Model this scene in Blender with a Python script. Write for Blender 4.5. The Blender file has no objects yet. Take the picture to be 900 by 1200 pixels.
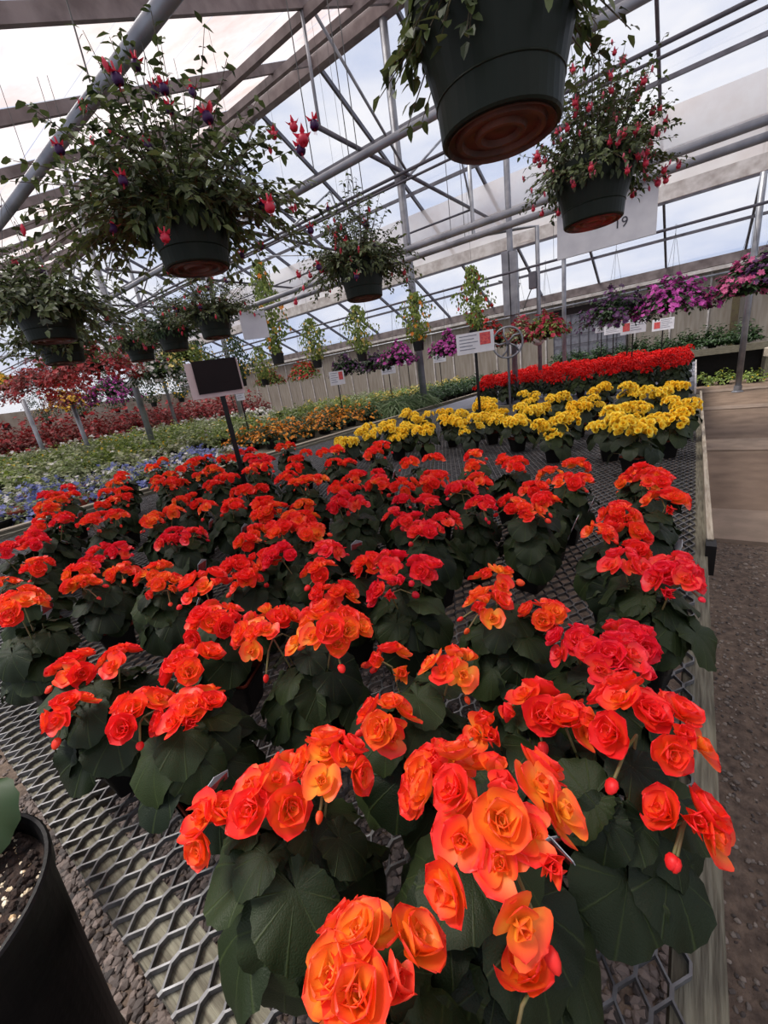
import bpy, math, random
import numpy as np
from mathutils import Vector, Matrix, Quaternion, noise
C = bpy.context.scene
COL = C.collection
rnd = random.Random(7)
PI = math.pi

# ------------------------------------------------------------------ camera
H = 1.55                                   # eye height above the floor
FPX = 480.0                                # focal length in pixels of the 900x1200 frame
_dn = Vector((220, 1450, FPX)).normalized()
_y = Vector((367, -220, FPX)); _y -= _dn * _y.dot(_dn); _y.normalize()
_z = -_dn
_x = _y.cross(_z)
cam_d = bpy.data.cameras.new('camera'); cam = bpy.data.objects.new('camera', cam_d); COL.objects.link(cam)
cam_d.sensor_fit = 'VERTICAL'; cam_d.sensor_height = 36; cam_d.lens = FPX / 1200 * 36
cam_d.clip_start = 0.02; cam_d.clip_end = 300
# rows of world axes in camera coordinates (x right, y down, z forward)
R3 = Matrix((_x, _y, _z))
right = R3 @ Vector((1, 0, 0)); up = R3 @ Vector((0, -1, 0)); back = R3 @ Vector((0, 0, -1))
cam.matrix_world = Matrix(((right.x, up.x, back.x, 0), (right.y, up.y, back.y, 0), (right.z, up.z, back.z, H), (0, 0, 0, 1)))
C.camera = cam
def inframe(x, y, z, m=60):
    c = R3.transposed() @ Vector((x, y, z - H))
    if c.z < .05: return False
    px, py = 450 + FPX * c.x / c.z, 600 + FPX * c.y / c.z
    return -m < px < 900 + m and -m < py < 1200 + m

# ------------------------------------------------------------------ light
C.view_settings.view_transform = 'Standard'; C.view_settings.look = 'None'
C.view_settings.gamma = 1; C.view_settings.exposure = 0.25
w = bpy.data.worlds.new('sky'); C.world = w; w.use_nodes = True
nt = w.node_tree; nt.nodes.clear()
def N(t, typ, **kw):
    n = t.nodes.new(typ)
    for k, v in kw.items():
        if k == 'inp':
            for a, b in v.items(): n.inputs[a].default_value = b
        else: setattr(n, k, v)
    return n
wo = N(nt, 'ShaderNodeOutputWorld'); bg = N(nt, 'ShaderNodeBackground'); tc = N(nt, 'ShaderNodeTexCoord')
mp = N(nt, 'ShaderNodeMapping'); mp.inputs['Scale'].default_value = (1.2, 1.2, 3.2)
nz = N(nt, 'ShaderNodeTexNoise', inp={'Scale': 1.9, 'Detail': 6.0, 'Roughness': .55})
cr = N(nt, 'ShaderNodeValToRGB')
cr.color_ramp.elements[0].position = .40; cr.color_ramp.elements[0].color = (.46, .54, .75, 1)
cr.color_ramp.elements[1].position = .60; cr.color_ramp.elements[1].color = (.86, .86, .90, 1)
nt.links.new(tc.outputs['Generated'], mp.inputs[0]); nt.links.new(mp.outputs[0], nz.inputs[0])
nt.links.new(nz.outputs[0], cr.inputs[0]); nt.links.new(cr.outputs[0], bg.inputs[0]); nt.links.new(bg.outputs[0], wo.inputs[0])
bg.inputs[1].default_value = .88
sd = bpy.data.lights.new('sun', 'SUN'); sd.energy = 5.5; sd.angle = math.radians(25); sd.color = (1, .95, .88)
so = bpy.data.objects.new('sun', sd); COL.objects.link(so)
so.rotation_euler = Vector((-.45, -.25, 1)).to_track_quat('Z', 'Y').to_euler()
so.location = (0, 0, 12)

# ------------------------------------------------------------------ materials
def srgb(r, g, b):
    f = lambda c: (c / 255 / 12.92) if c / 255 <= .04045 else ((c / 255 + .055) / 1.055) ** 2.4
    return (f(r), f(g), f(b), 1)
MATS = {}
def mat(name, col, rough=.6, metal=0, noise_amt=0, nscale=20, col2=None, bump=0, bscale=60, island=0, spec=.5, stretch=None, trans=0):
    """Principled material with procedural colour variation, optional per-leaf random tone."""
    m = bpy.data.materials.new(name); m.use_nodes = True; t = m.node_tree; p = t.nodes['Principled BSDF']
    p.inputs['Roughness'].default_value = rough; p.inputs['Metallic'].default_value = metal
    p.inputs['Specular IOR Level'].default_value = spec
    tcn = N(t, 'ShaderNodeTexCoord'); mpn = N(t, 'ShaderNodeMapping')
    if stretch: mpn.inputs['Scale'].default_value = stretch
    t.links.new(tcn.outputs['Object'], mpn.inputs[0])
    c1 = srgb(*col); c2 = srgb(*(col2 or tuple(int(v * .7) for v in col)))
    mix = N(t, 'ShaderNodeMix', data_type='RGBA'); mix.inputs['A'].default_value = c1; mix.inputs['B'].default_value = c2
    if island:
        g = N(t, 'ShaderNodeNewGeometry'); t.links.new(g.outputs['Random Per Island'], mix.inputs['Factor'])
    else:
        n1 = N(t, 'ShaderNodeTexNoise', inp={'Scale': nscale, 'Detail': 5.0}); t.links.new(mpn.outputs[0], n1.inputs[0])
        mr = N(t, 'ShaderNodeMapRange', inp={'From Min': .35, 'From Max': .68}); t.links.new(n1.outputs[0], mr.inputs[0])
        t.links.new(mr.outputs[0], mix.inputs['Factor'])
    t.links.new(mix.outputs['Result'], p.inputs['Base Color'])
    if bump:
        n2 = N(t, 'ShaderNodeTexNoise', inp={'Scale': bscale, 'Detail': 4.0}); t.links.new(mpn.outputs[0], n2.inputs[0])
        b = N(t, 'ShaderNodeBump', inp={'Strength': bump, 'Distance': .01}); t.links.new(n2.outputs[0], b.inputs['Height'])
        t.links.new(b.outputs[0], p.inputs['Normal'])
    if trans:
        tr = N(t, 'ShaderNodeBsdfTranslucent'); ms = N(t, 'ShaderNodeMixShader'); ms.inputs[0].default_value = trans
        t.links.new(mix.outputs['Result'], tr.inputs[0]); o = t.nodes['Material Output']
        t.links.new(p.outputs[0], ms.inputs[1]); t.links.new(tr.outputs[0], ms.inputs[2]); t.links.new(ms.outputs[0], o.inputs[0])
    MATS[name] = m
    return m
mat('black_plastic', (14, 14, 15), .42, col2=(24, 22, 22), nscale=12, bump=.1, spec=.25)
mat('green_plastic', (20, 26, 20), .45, col2=(30, 36, 27), nscale=6, stretch=(1, 1, .25), bump=.08, spec=.15)
mat('terracotta', (158, 70, 48), .7, col2=(120, 50, 36), nscale=14)
mat('saucer_brown', (92, 46, 26), .6, col2=(38, 22, 16), nscale=16)
mat('saucer_red', (150, 42, 28), .6, col2=(60, 30, 22), nscale=16)
mat('soil', (50, 34, 27), .95, col2=(20, 14, 12), nscale=70, bump=.8, bscale=120)
mat('perlite', (226, 214, 190), .8, col2=(190, 160, 120), island=1)
mat('galvanised', (122, 122, 124), .5, metal=.5, col2=(84, 82, 84), nscale=20)
mat('pipe_grey', (148, 150, 156), .42, metal=.45, col2=(112, 114, 122), nscale=5)
mat('pipe_dark', (98, 96, 104), .5, metal=.4, col2=(72, 70, 78), nscale=5)
mat('wood_grey', (126, 122, 106), .85, col2=(82, 76, 64), nscale=9, stretch=(14, 1, 14), bump=.5, bscale=12)
mat('wood_grey_x', (126, 122, 106), .85, col2=(82, 76, 64), nscale=9, stretch=(1, 14, 14), bump=.5, bscale=12)
mat('wood_pale', (176, 166, 150), .85, col2=(134, 122, 106), nscale=7, stretch=(14, 1, 14), bump=.3, bscale=12)
mat('wood_frame', (122, 112, 112), .85, col2=(88, 78, 78), nscale=4, bump=.2)
mat('white_paint', (196, 192, 190), .6, col2=(160, 152, 148), nscale=6)
mat('concrete', (138, 120, 105), .9, col2=(116, 100, 87), nscale=5, bump=.25, bscale=80)
mat('gravel_floor', (106, 90, 78), .95, col2=(66, 54, 47), nscale=26, bump=.7, bscale=90)
mat('dirt_tread', (124, 104, 88), .95, col2=(98, 80, 66), nscale=3, bump=.3, bscale=60)
mat('pebble', (134, 122, 112), .75, col2=(52, 44, 42), island=1)
mat('pebble_dark', (108, 94, 88), .75, col2=(34, 27, 26), island=1)
mat('wall_panel', (176, 168, 158), .6, col2=(150, 140, 128), nscale=2, stretch=(6, 1, .6), trans=.35)
mat('vent_grid', (120, 122, 132), .6, col2=(104, 104, 116), nscale=9)
mat('sign_white', (196, 198, 204), .6, col2=(182, 184, 192), nscale=8)
mat('sign_print', (120, 124, 134), .7, col2=(98, 102, 118), nscale=40)
mat('sign_pink', (196, 82, 74), .7, col2=(150, 40, 60), nscale=60)
mat('sign_blue', (84, 104, 150), .7, col2=(70, 84, 120), nscale=60)
mat('sign_card', (190, 172, 172), .8, col2=(176, 158, 158), nscale=8)
mat('sign_dark', (26, 18, 20), .7, col2=(20, 14, 16), nscale=8, spec=.15)
mat('ink', (60, 62, 74), .7)
mat('stem', (104, 116, 62), .6, col2=(120, 84, 60), nscale=20)
mat('stem_dark', (66, 52, 38), .7, col2=(80, 74, 44), nscale=20)
mat('fuchsia_leaf', (98, 112, 64), .5, col2=(34, 46, 28), island=1, trans=.3)
mat('fuchsia_red', (196, 26, 44), .45, col2=(220, 60, 90), island=1, trans=.2)
mat('fuchsia_pink', (228, 116, 138), .5, col2=(180, 50, 80), island=1, trans=.2)
mat('fuchsia_purple', (72, 22, 84), .5, col2=(50, 18, 70), island=1, trans=.2)
mat('wire', (90, 90, 90), .4, metal=.7)
mat('leaf_sage', (158, 166, 122), .6, col2=(92, 104, 66), island=1, trans=.25)
mat('leaf_green', (142, 158, 70), .5, col2=(74, 98, 40), island=1, trans=.3)
mat('leaf_deep', (52, 82, 34), .5, col2=(26, 48, 22), island=1, trans=.25)
mat('leaf_pale', (188, 190, 150), .6, col2=(122, 132, 88), island=1, trans=.25)
mat('leaf_strap', (150, 166, 130), .5, col2=(80, 108, 60), island=1, trans=.25)
mat('leaf_red', (150, 34, 36), .55, col2=(74, 40, 26), island=1, trans=.25)
for nm, a, b in (('blue', (92, 104, 168), (130, 136, 190)), ('white', (226, 222, 220), (190, 186, 184)), ('marigold', (248, 168, 50), (222, 124, 34)),
                 ('magenta', (218, 86, 190), (156, 40, 132)), ('violet', (98, 40, 104), (60, 24, 66)), ('pink', (226, 110, 160), (190, 70, 130)),
                 ('crimson', (196, 34, 70), (140, 20, 50)), ('scarlet', (222, 40, 34), (170, 22, 26)), ('cream', (226, 206, 120), (190, 160, 80)),
                 ('yellow', (240, 200, 50), (214, 160, 30)), ('maroon', (176, 34, 38), (130, 26, 34))):
    mat('bloom_' + nm, a, .5, col2=b, island=1, trans=.25)

def petal_mat(name, centre, mid, edge, rnd_amt=.25, trans=.28):
    """Petal colour runs from throat to margin (attribute t), as the petals themselves do."""
    m = bpy.data.materials.new(name); m.use_nodes = True; t = m.node_tree; p = t.nodes['Principled BSDF']
    a = N(t, 'ShaderNodeAttribute', attribute_name='t'); oi = N(t, 'ShaderNodeObjectInfo')
    ad = N(t, 'ShaderNodeMath', operation='MULTIPLY_ADD'); ad.inputs[1].default_value = rnd_amt * 2; ad.inputs[2].default_value = -rnd_amt
    t.links.new(oi.outputs['Random'], ad.inputs[0])
    sm = N(t, 'ShaderNodeMath', operation='ADD'); t.links.new(a.outputs['Fac'], sm.inputs[0]); t.links.new(ad.outputs[0], sm.inputs[1])
    tcn = N(t, 'ShaderNodeTexCoord'); n1 = N(t, 'ShaderNodeTexNoise', inp={'Scale': 60.0, 'Detail': 3.0}); t.links.new(tcn.outputs['Object'], n1.inputs[0])
    s2 = N(t, 'ShaderNodeMath', operation='MULTIPLY_ADD'); s2.inputs[1].default_value = .3; t.links.new(n1.outputs[0], s2.inputs[0]); t.links.new(sm.outputs[0], s2.inputs[2])
    s3 = N(t, 'ShaderNodeMath', operation='SUBTRACT'); s3.inputs[1].default_value = .15; t.links.new(s2.outputs[0], s3.inputs[0])
    r = N(t, 'ShaderNodeValToRGB'); e = r.color_ramp.elements
    e[0].position = .08; e[0].color = srgb(*centre); e[1].position = .95; e[1].color = srgb(*edge)
    k = e.new(.5); k.color = srgb(*mid)
    t.links.new(s3.outputs[0], r.inputs[0]); t.links.new(r.outputs[0], p.inputs['Base Color'])
    p.inputs['Roughness'].default_value = .42; p.inputs['Specular IOR Level'].default_value = .35
    tr = N(t, 'ShaderNodeBsdfTranslucent'); ms = N(t, 'ShaderNodeMixShader'); ms.inputs[0].default_value = trans
    t.links.new(r.outputs[0], tr.inputs[0]); t.links.new(p.outputs[0], ms.inputs[1]); t.links.new(tr.outputs[0], ms.inputs[2])
    t.links.new(ms.outputs[0], t.nodes['Material Output'].inputs[0])
    MATS[name] = m
petal_mat('petal_orange', (255, 180, 58), (255, 116, 46), (250, 56, 50))
petal_mat('petal_amber', (255, 190, 60), (255, 146, 50), (248, 70, 50))
petal_mat('petal_vermilion', (255, 150, 50), (255, 86, 44), (246, 44, 46))
petal_mat('petal_coral', (255, 112, 64), (250, 62, 58), (238, 34, 60))
petal_mat('petal_yellow', (244, 180, 10), (254, 210, 32), (255, 230, 84), .15)
petal_mat('petal_red', (200, 14, 14), (226, 16, 20), (240, 40, 36), .15)

def begonia_leaf_mat():
    m = bpy.data.materials.new('begonia_leaf'); m.use_nodes = True; t = m.node_tree; p = t.nodes['Principled BSDF']
    a = N(t, 'ShaderNodeAttribute', attribute_name='ang'); oi = N(t, 'ShaderNodeObjectInfo'); g = N(t, 'ShaderNodeNewGeometry')
    mu = N(t, 'ShaderNodeMath', operation='MULTIPLY'); mu.inputs[1].default_value = 4.5; t.links.new(a.outputs['Fac'], mu.inputs[0])
    si = N(t, 'ShaderNodeMath', operation='SINE'); t.links.new(mu.outputs[0], si.inputs[0])
    ab = N(t, 'ShaderNodeMath', operation='ABSOLUTE'); t.links.new(si.outputs[0], ab.inputs[0])
    mr = N(t, 'ShaderNodeMapRange', inp={'From Min': 0.0, 'From Max': .16, 'To Min': 1.0, 'To Max': 0.0}); t.links.new(ab.outputs[0], mr.inputs[0])
    base = N(t, 'ShaderNodeMix', data_type='RGBA'); base.inputs['A'].default_value = srgb(24, 34, 20); base.inputs['B'].default_value = srgb(56, 68, 34)
    ra = N(t, 'ShaderNodeMath', operation='MULTIPLY'); t.links.new(oi.outputs['Random'], ra.inputs[0]); t.links.new(g.outputs['Random Per Island'], ra.inputs[1])
    pw = N(t, 'ShaderNodeMath', operation='POWER'); pw.inputs[1].default_value = .8; t.links.new(oi.outputs['Random'], pw.inputs[0])
    t.links.new(ra.outputs[0], base.inputs['Factor'])
    vein = N(t, 'ShaderNodeMix', data_type='RGBA'); t.links.new(mr.outputs[0], vein.inputs['Factor'])
    sc = N(t, 'ShaderNodeMath', operation='MULTIPLY'); sc.inputs[1].default_value = .35; t.links.new(mr.outputs[0], sc.inputs[0]); t.links.new(sc.outputs[0], vein.inputs['Factor'])
    t.links.new(base.outputs['Result'], vein.inputs['A']); vein.inputs['B'].default_value = srgb(78, 92, 50)
    t.links.new(vein.outputs['Result'], p.inputs['Base Color']); p.inputs['Roughness'].default_value = .5
    p.inputs['Specular IOR Level'].default_value = .22
    tcn = N(t, 'ShaderNodeTexCoord'); n2 = N(t, 'ShaderNodeTexNoise', inp={'Scale': 45.0, 'Detail': 3.0}); t.links.new(tcn.outputs['Object'], n2.inputs[0])
    su = N(t, 'ShaderNodeMath', operation='SUBTRACT'); t.links.new(n2.outputs[0], su.inputs[0]); t.links.new(mr.outputs[0], su.inputs[1])
    b = N(t, 'ShaderNodeBump', inp={'Strength': .35, 'Distance': .003}); t.links.new(su.outputs[0], b.inputs['Height']); t.links.new(b.outputs[0], p.inputs['Normal'])
    tr = N(t, 'ShaderNodeBsdfTranslucent'); ms = N(t, 'ShaderNodeMixShader'); ms.inputs[0].default_value = .15
    t.links.new(vein.outputs['Result'], tr.inputs[0]); t.links.new(p.outputs[0], ms.inputs[1]); t.links.new(tr.outputs[0], ms.inputs[2])
    t.links.new(ms.outputs[0], t.nodes['Material Output'].inputs[0])
    MATS['begonia_leaf'] = m
begonia_leaf_mat()

def film_mat(name, col, alpha, transl, col2=None):
    """Greenhouse covering: lets part of the sky straight through, scatters the rest."""
    m = bpy.data.materials.new(name); m.use_nodes = True; t = m.node_tree; t.nodes.remove(t.nodes['Principled BSDF'])
    o = t.nodes['Material Output']
    tcn = N(t, 'ShaderNodeTexCoord'); n1 = N(t, 'ShaderNodeTexNoise', inp={'Scale': .9, 'Detail': 5.0, 'Roughness': .6}); t.links.new(tcn.outputs['Object'], n1.inputs[0])
    mr = N(t, 'ShaderNodeMapRange', inp={'From Min': .42, 'From Max': .7}); t.links.new(n1.outputs[0], mr.inputs[0])
    mix = N(t, 'ShaderNodeMix', data_type='RGBA'); mix.inputs['A'].default_value = srgb(*col); mix.inputs['B'].default_value = srgb(*(col2 or col))
    t.links.new(mr.outputs[0], mix.inputs['Factor'])
    tp = N(t, 'ShaderNodeBsdfTransparent'); tl = N(t, 'ShaderNodeBsdfTranslucent'); df = N(t, 'ShaderNodeBsdfDiffuse')
    t.links.new(mix.outputs['Result'], tl.inputs[0]); t.links.new(mix.outputs['Result'], df.inputs[0])
    m1 = N(t, 'ShaderNodeMixShader'); m1.inputs[0].default_value = transl; t.links.new(df.outputs[0], m1.inputs[1]); t.links.new(tl.outputs[0], m1.inputs[2])
    m2 = N(t, 'ShaderNodeMixShader'); m2.inputs[0].default_value = alpha; t.links.new(tp.outputs[0], m2.inputs[1]); t.links.new(m1.outputs[0], m2.inputs[2])
    t.links.new(m2.outputs[0], o.inputs[0]); MATS[name] = m
film_mat('clear_film', (230, 232, 240), .14, .6)
film_mat('white_film', (212, 205, 204), .74, .8, (190, 168, 160))
film_mat('curtain_film', (236, 230, 226), .8, .62, (220, 206, 198))

# ------------------------------------------------------------------ mesh helpers
class MB:
    def __init__(s): s.v = []; s.f = []
    def add(s, vs, fs):
        o = len(s.v); s.v += [tuple(v) for v in vs]; s.f += [tuple(i + o for i in f) for f in fs]; return s
    def box(s, x0, x1, y0, y1, z0, z1):
        return s.add([(x0, y0, z0), (x1, y0, z0), (x1, y1, z0), (x0, y1, z0), (x0, y0, z1), (x1, y0, z1), (x1, y1, z1), (x0, y1, z1)],
                     [(0, 3, 2, 1), (4, 5, 6, 7), (0, 1, 5, 4), (1, 2, 6, 5), (2, 3, 7, 6), (3, 0, 4, 7)])
    def tube(s, pts, r, n=8, cap=True):
        pts = [Vector(p) for p in pts]; rs = r if isinstance(r, (list, tuple)) else [r] * len(pts)
        rings = []; prev = None
        for i, p in enumerate(pts):
            d = (pts[min(i + 1, len(pts) - 1)] - pts[max(i - 1, 0)]).normalized()
            if prev is None: a = d.orthogonal().normalized()
            else: a = (prev - d * prev.dot(d)).normalized()
            prev = a; b = d.cross(a)
            rings.append([p + (a * math.cos(2 * PI * k / n) + b * math.sin(2 * PI * k / n)) * rs[i] for k in range(n)])
        vs = [q for rg in rings for q in rg]; fs = []
        for i in range(len(pts) - 1):
            for k in range(n): fs.append((i * n + k, i * n + (k + 1) % n, (i + 1) * n + (k + 1) % n, (i + 1) * n + k))
        if cap: fs += [tuple(range(n - 1, -1, -1)), tuple(range((len(pts) - 1) * n, len(pts) * n))]
        return s.add(vs, fs)
    def lathe(s, prof, n=28, c=(0, 0, 0)):
        vs = [(c[0] + r * math.cos(2 * PI * k / n), c[1] + r * math.sin(2 * PI * k / n), c[2] + z) for r, z in prof for k in range(n)]
        fs = [(i * n + k, i * n + (k + 1) % n, (i + 1) * n + (k + 1) % n, (i + 1) * n + k) for i in range(len(prof) - 1) for k in range(n)]
        return s.add(vs, fs)
    def square(s, prof, bev=.18):
        """lathe with a rounded-square section: prof = (half side, z)"""
        sec = []
        for q in range(4):
            for k in range(4):
                a = q * PI / 2 + k / 3 * PI / 2
                cx = (1 - bev) * (1 if q in (0, 3) else -1); cy = (1 - bev) * (1 if q in (0, 1) else -1)
                sec.append((cx + bev * math.cos(a), cy + bev * math.sin(a)))
        n = 16
        vs = [(r * a, r * b, z) for r, z in prof for a, b in sec]
        fs = [(i * n + k, i * n + (k + 1) % n, (i + 1) * n + (k + 1) % n, (i + 1) * n + k) for i in range(len(prof) - 1) for k in range(n)]
        return s.add(vs, fs)
    def mesh(s, name, m, smooth=False):
        me = bpy.data.meshes.new(name); me.from_pydata(s.v, [], s.f); me.materials.append(MATS[m])
        if smooth: me.polygons.foreach_set('use_smooth', [True] * len(me.polygons))
        me.update(); return me
def link(name, me, parent=None, loc=None, M=None, **tags):
    o = bpy.data.objects.new(name, me); COL.objects.link(o)
    if parent: o.parent = parent
    if M is not None: o.matrix_basis = M
    elif loc is not None: o.location = loc
    for k, v in tags.items():
        if v: o[k] = v
    return o
def empty(name, loc, label, cat, group=None, rz=0):
    o = bpy.data.objects.new(name, None); COL.objects.link(o); o.location = loc; o.rotation_euler = (0, 0, rz)
    o.empty_display_size = .05
    o['label'] = label; o['category'] = cat
    if group: o['group'] = group
    return o
def struct(name, me, parent=None):
    o = link(name, me, parent)
    if not parent: o['kind'] = 'structure'
    return o

def merge(name, parts, mname, attrs=(), smooth=True):
    """parts: list of (verts (k,3), tris (m,3), T (n,3,3), L (n,3), {attr: (k,)}) -> one mesh of many small pieces."""
    V = []; F = []; A = {a: [] for a in attrs}; off = 0
    for v, f, T, L, at in parts:
        n = len(T)
        if not n: continue
        W = np.einsum('nij,kj->nki', T, v) + L[:, None, :]
        V.append(W.reshape(-1, 3))
        F.append((f[None] + (np.arange(n) * len(v))[:, None, None] + off).reshape(-1, 3)); off += n * len(v)
        for a in attrs: A[a].append(np.tile(at[a], n))
    V = np.concatenate(V).astype(np.float32); F = np.concatenate(F).astype(np.int32)
    me = bpy.data.meshes.new(name); me.vertices.add(len(V)); me.vertices.foreach_set('co', V.ravel())
    me.loops.add(F.size); me.loops.foreach_set('vertex_index', F.ravel())
    me.polygons.add(len(F)); me.polygons.foreach_set('loop_start', np.arange(0, F.size, 3, dtype=np.int32))
    me.polygons.foreach_set('use_smooth', np.full(len(F), smooth))
    for a in attrs:
        at = me.attributes.new(a, 'FLOAT', 'POINT'); at.data.foreach_set('value', np.concatenate(A[a]).astype(np.float32))
    me.materials.append(MATS[mname]); me.update(calc_edges=True)
    return me
def one(name, tpl, mname, attrs=()):
    v, f, at = tpl
    return merge(name, [(v, f, np.eye(3)[None], np.zeros((1, 3)), at)], mname, attrs)
def frame(normal, spin=0., fwd=None):
    """rotation whose local Z is `normal` (and local Y close to fwd)"""
    z = Vector(normal).normalized()
    if fwd is not None:
        y = Vector(fwd); y -= z * y.dot(z)
        if y.length < 1e-4: y = z.orthogonal()
        y.normalize()
    else:
        y = z.orthogonal().normalized(); y = Quaternion(z, spin) @ y
    x = y.cross(z)
    return Matrix((x, y, z)).transposed()
def TL(items):
    """items: (3x3 Matrix, scale, loc) -> arrays"""
    if not items: return np.zeros((0, 3, 3)), np.zeros((0, 3))
    return np.array([np.array(m) * s for m, s, l in items]), np.array([tuple(l) for m, s, l in items])
def grid_tris(nu, nv):
    f = []
    for j in range(nv - 1):
        for i in range(nu - 1):
            a = j * nu + i; f += [(a, a + 1, a + nu + 1), (a, a + nu + 1, a + nu)]
    return f

# ------------------------------------------------------------------ leaf and petal templates
def leaf_begonia(seed, seg=42, rings=(.2, .42, .62, .8, .93, 1.0)):
    r = random.Random(seed); v = [(0, 0, 0)]; t = [0]; an = [0]
    a1, a2, ph = r.uniform(.05, .14), r.uniform(.1, .2), r.uniform(0, 6)
    droop = r.uniform(.15, .5); fold = r.uniform(.05, .35)
    for k in rings:
        for i in range(seg):
            th = -PI * .93 + 2 * PI * .93 * i / (seg - 1)
            R = .56 + .17 * math.cos(th) + .06 * math.cos(2 * th) + a1 * math.sin(th) + .012 * (1 if i % 2 else -1) * (k > .95) * (seg > 20)
            if abs(th) > 2.5: R *= 1 - .5 * (abs(th) - 2.5)
            x, y = R * k * math.sin(th), R * k * math.cos(th)
            rr = math.hypot(x, y)
            z = -droop * rr * rr * 1.5 + fold * abs(x) * .8 + .06 * k * k * math.cos(5 * th + ph) * (k ** 2) + .02 * k ** 4 * math.sin(13 * th + ph) - .1 * max(0, y) ** 2
            z += .025 * k * abs(math.sin(4.5 * th))
            v.append((x, y, z)); t.append(k); an.append(th)
    f = []
    for i in range(seg - 1): f.append((0, 1 + i + 1, 1 + i))
    for j in range(len(rings) - 1):
        for i in range(seg - 1):
            a = 1 + j * seg + i; b = a + seg; f += [(a, a + 1, b + 1), (a, b + 1, b)]
    return np.array(v), np.array(f)[:, ::-1], {'t': np.array(t), 'ang': np.array(an)}
LEAFB = [leaf_begonia(s) for s in range(5)]
LEAFB_LO = [leaf_begonia(s, 11, (.55, 1.0)) for s in range(3)]
def leaf_simple(w=.4, droop=.25):
    v = [(0, 0, 0), (-w * .8, .35, .05), (0, .38, -.02), (w * .8, .35, .05), (-w * .55, .75, 0 - droop * .4), (0, .75, -.05 - droop * .4), (w * .55, .75, -droop * .4), (0, 1.05, -droop)]
    f = [(0, 2, 1), (0, 3, 2), (1, 2, 5), (1, 5, 4), (2, 3, 6), (2, 6, 5), (4, 5, 7), (5, 6, 7)]
    return np.array(v, float), np.array(f), {}
LEAFS = leaf_simple(.36); LEAFW = leaf_simple(.5, .1); LEAFN = leaf_simple(.16, .35)
STRAP = leaf_simple(.045, .9)
def disc_flower(n=5, cup=.2):
    v = [(0, 0, 0)]; f = []
    for i in range(n):
        a = 2 * PI * i / n; b = PI / n * .95
        k = len(v)
        v += [(.55 * math.cos(a - b), .55 * math.sin(a - b), cup * .5), (1.0 * math.cos(a - b * .5), math.sin(a - b * .5), cup),
              (1.0 * math.cos(a + b * .5), math.sin(a + b * .5), cup), (.55 * math.cos(a + b), .55 * math.sin(a + b), cup * .5)]
        f += [(0, k, k + 1), (0, k + 1, k + 2), (0, k + 2, k + 3)]
    return np.array(v, float), np.array(f), {}
BLOOM = disc_flower()

def petal(L, W, tilt, curl, cup, nu=7, nv=7, ruffle=0, ph=0, notch=.0):
    """broad rounded petal rising from the origin along +Y; tilt = angle out of the flower plane"""
    v = []; t = []
    y = z = 0.0; prev = 0
    for j in range(nv):
        s = math.sin(PI / 2 * j / (nv - 1)) ** 1.1 if nv > 3 else j / (nv - 1); a = tilt + curl * s; y += math.cos(a) * L * (s - prev); z += math.sin(a) * L * (s - prev); prev = s
        wv = W * ((.35 + .65 * math.sin(s / .55 * PI / 2)) if s < .55 else max(.08, math.sqrt(max(0, 1 - ((s - .55) / .45) ** 2)))) if nv > 3 else W * (.35, 1, .6)[j]
        for i in range(nu):
            u = -1 + 2 * i / (nu - 1)
            x = u * wv
            ez = cup * wv * u * u + ruffle * L * s * math.sin(5 * u + ph) * abs(u)
            dy = -.07 * L * u * u * s - notch * L * (1 - abs(u)) * (s > .9)
            na = a + PI / 2
            v.append((x, y + dy * math.cos(a) + ez * math.cos(na), z + dy * math.sin(a) + ez * math.sin(na)))
            t.append(max(s, .9 * abs(u) * (.35 + .65 * s)))
    return np.array(v), np.array(grid_tris(nu, nv)), np.array(t)
def flower_tpl(seed, style='rose', nu=9, nv=8):
    r = random.Random(seed); V = []; F = []; T = []; off = 0
    def put(p, rot, lift=0, tshift=0):
        nonlocal off
        v, f, t = p; c, s = math.cos(rot), math.sin(rot)
        W = np.stack([v[:, 0] * c - v[:, 1] * s, v[:, 0] * s + v[:, 1] * c, v[:, 2] + lift], 1)
        V.append(W); F.append(f + off); T.append(np.clip(t + tshift, 0, 1.2)); off += len(v)
    if style == 'rose':
        sets = [(r.choice([4, 5]), 1.0, .66, .12, .55, .30, 0, .12), (4, .82, .58, .5, .55, .45, .04, .02), (3, .58, .48, .85, .6, .6, .06, -.12), (3, .38, .3, 1.05, .6, .7, .08, -.25)]
    elif style == 'open':   # four broad sepals round an open orange throat
        sets = [(2, 1.05, .8, .15, .35, .25, 0, .0), (2, .8, .5, .25, .5, .3, .01, 0), (4, .5, .34, .75, .7, .6, .04, -.25), (3, .3, .2, 1.0, .4, .7, .05, -.4)]
    elif style == 'half':
        sets = [(3, .85, .6, .85, .5, .55, 0, .1), (3, .7, .5, 1.05, .4, .6, .02, .0), (2, .5, .35, 1.2, .3, .7, .04, -.1)]
    else:                   # 'ruffled' small double
        sets = [(6, 1.0, .52, .1, .4, .2, 0, .0), (5, .8, .46, .5, .4, .4, .06, 0), (5, .55, .36, .9, .4, .5, .1, -.1), (3, .35, .25, 1.2, .3, .6, .12, -.2)]
    rot0 = r.uniform(0, 6)
    for n, L, W, tilt, curl, cup, lift, ts in sets:
        rot0 += 2.4
        for k in range(n):
            put(petal(L * r.uniform(.9, 1.1), W * r.uniform(.88, 1.08), tilt + r.uniform(-.12, .16), curl * r.uniform(.6, 1.3), cup * r.uniform(.6, 1.3),
                      nu, nv, r.uniform(.02, .06), r.uniform(0, 6)), rot0 + 2 * PI * (k + r.uniform(-.12, .12)) / n, lift, ts)
    V = np.concatenate(V); V -= 0
    return V, np.concatenate(F), {'t': np.concatenate(T)}
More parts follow.
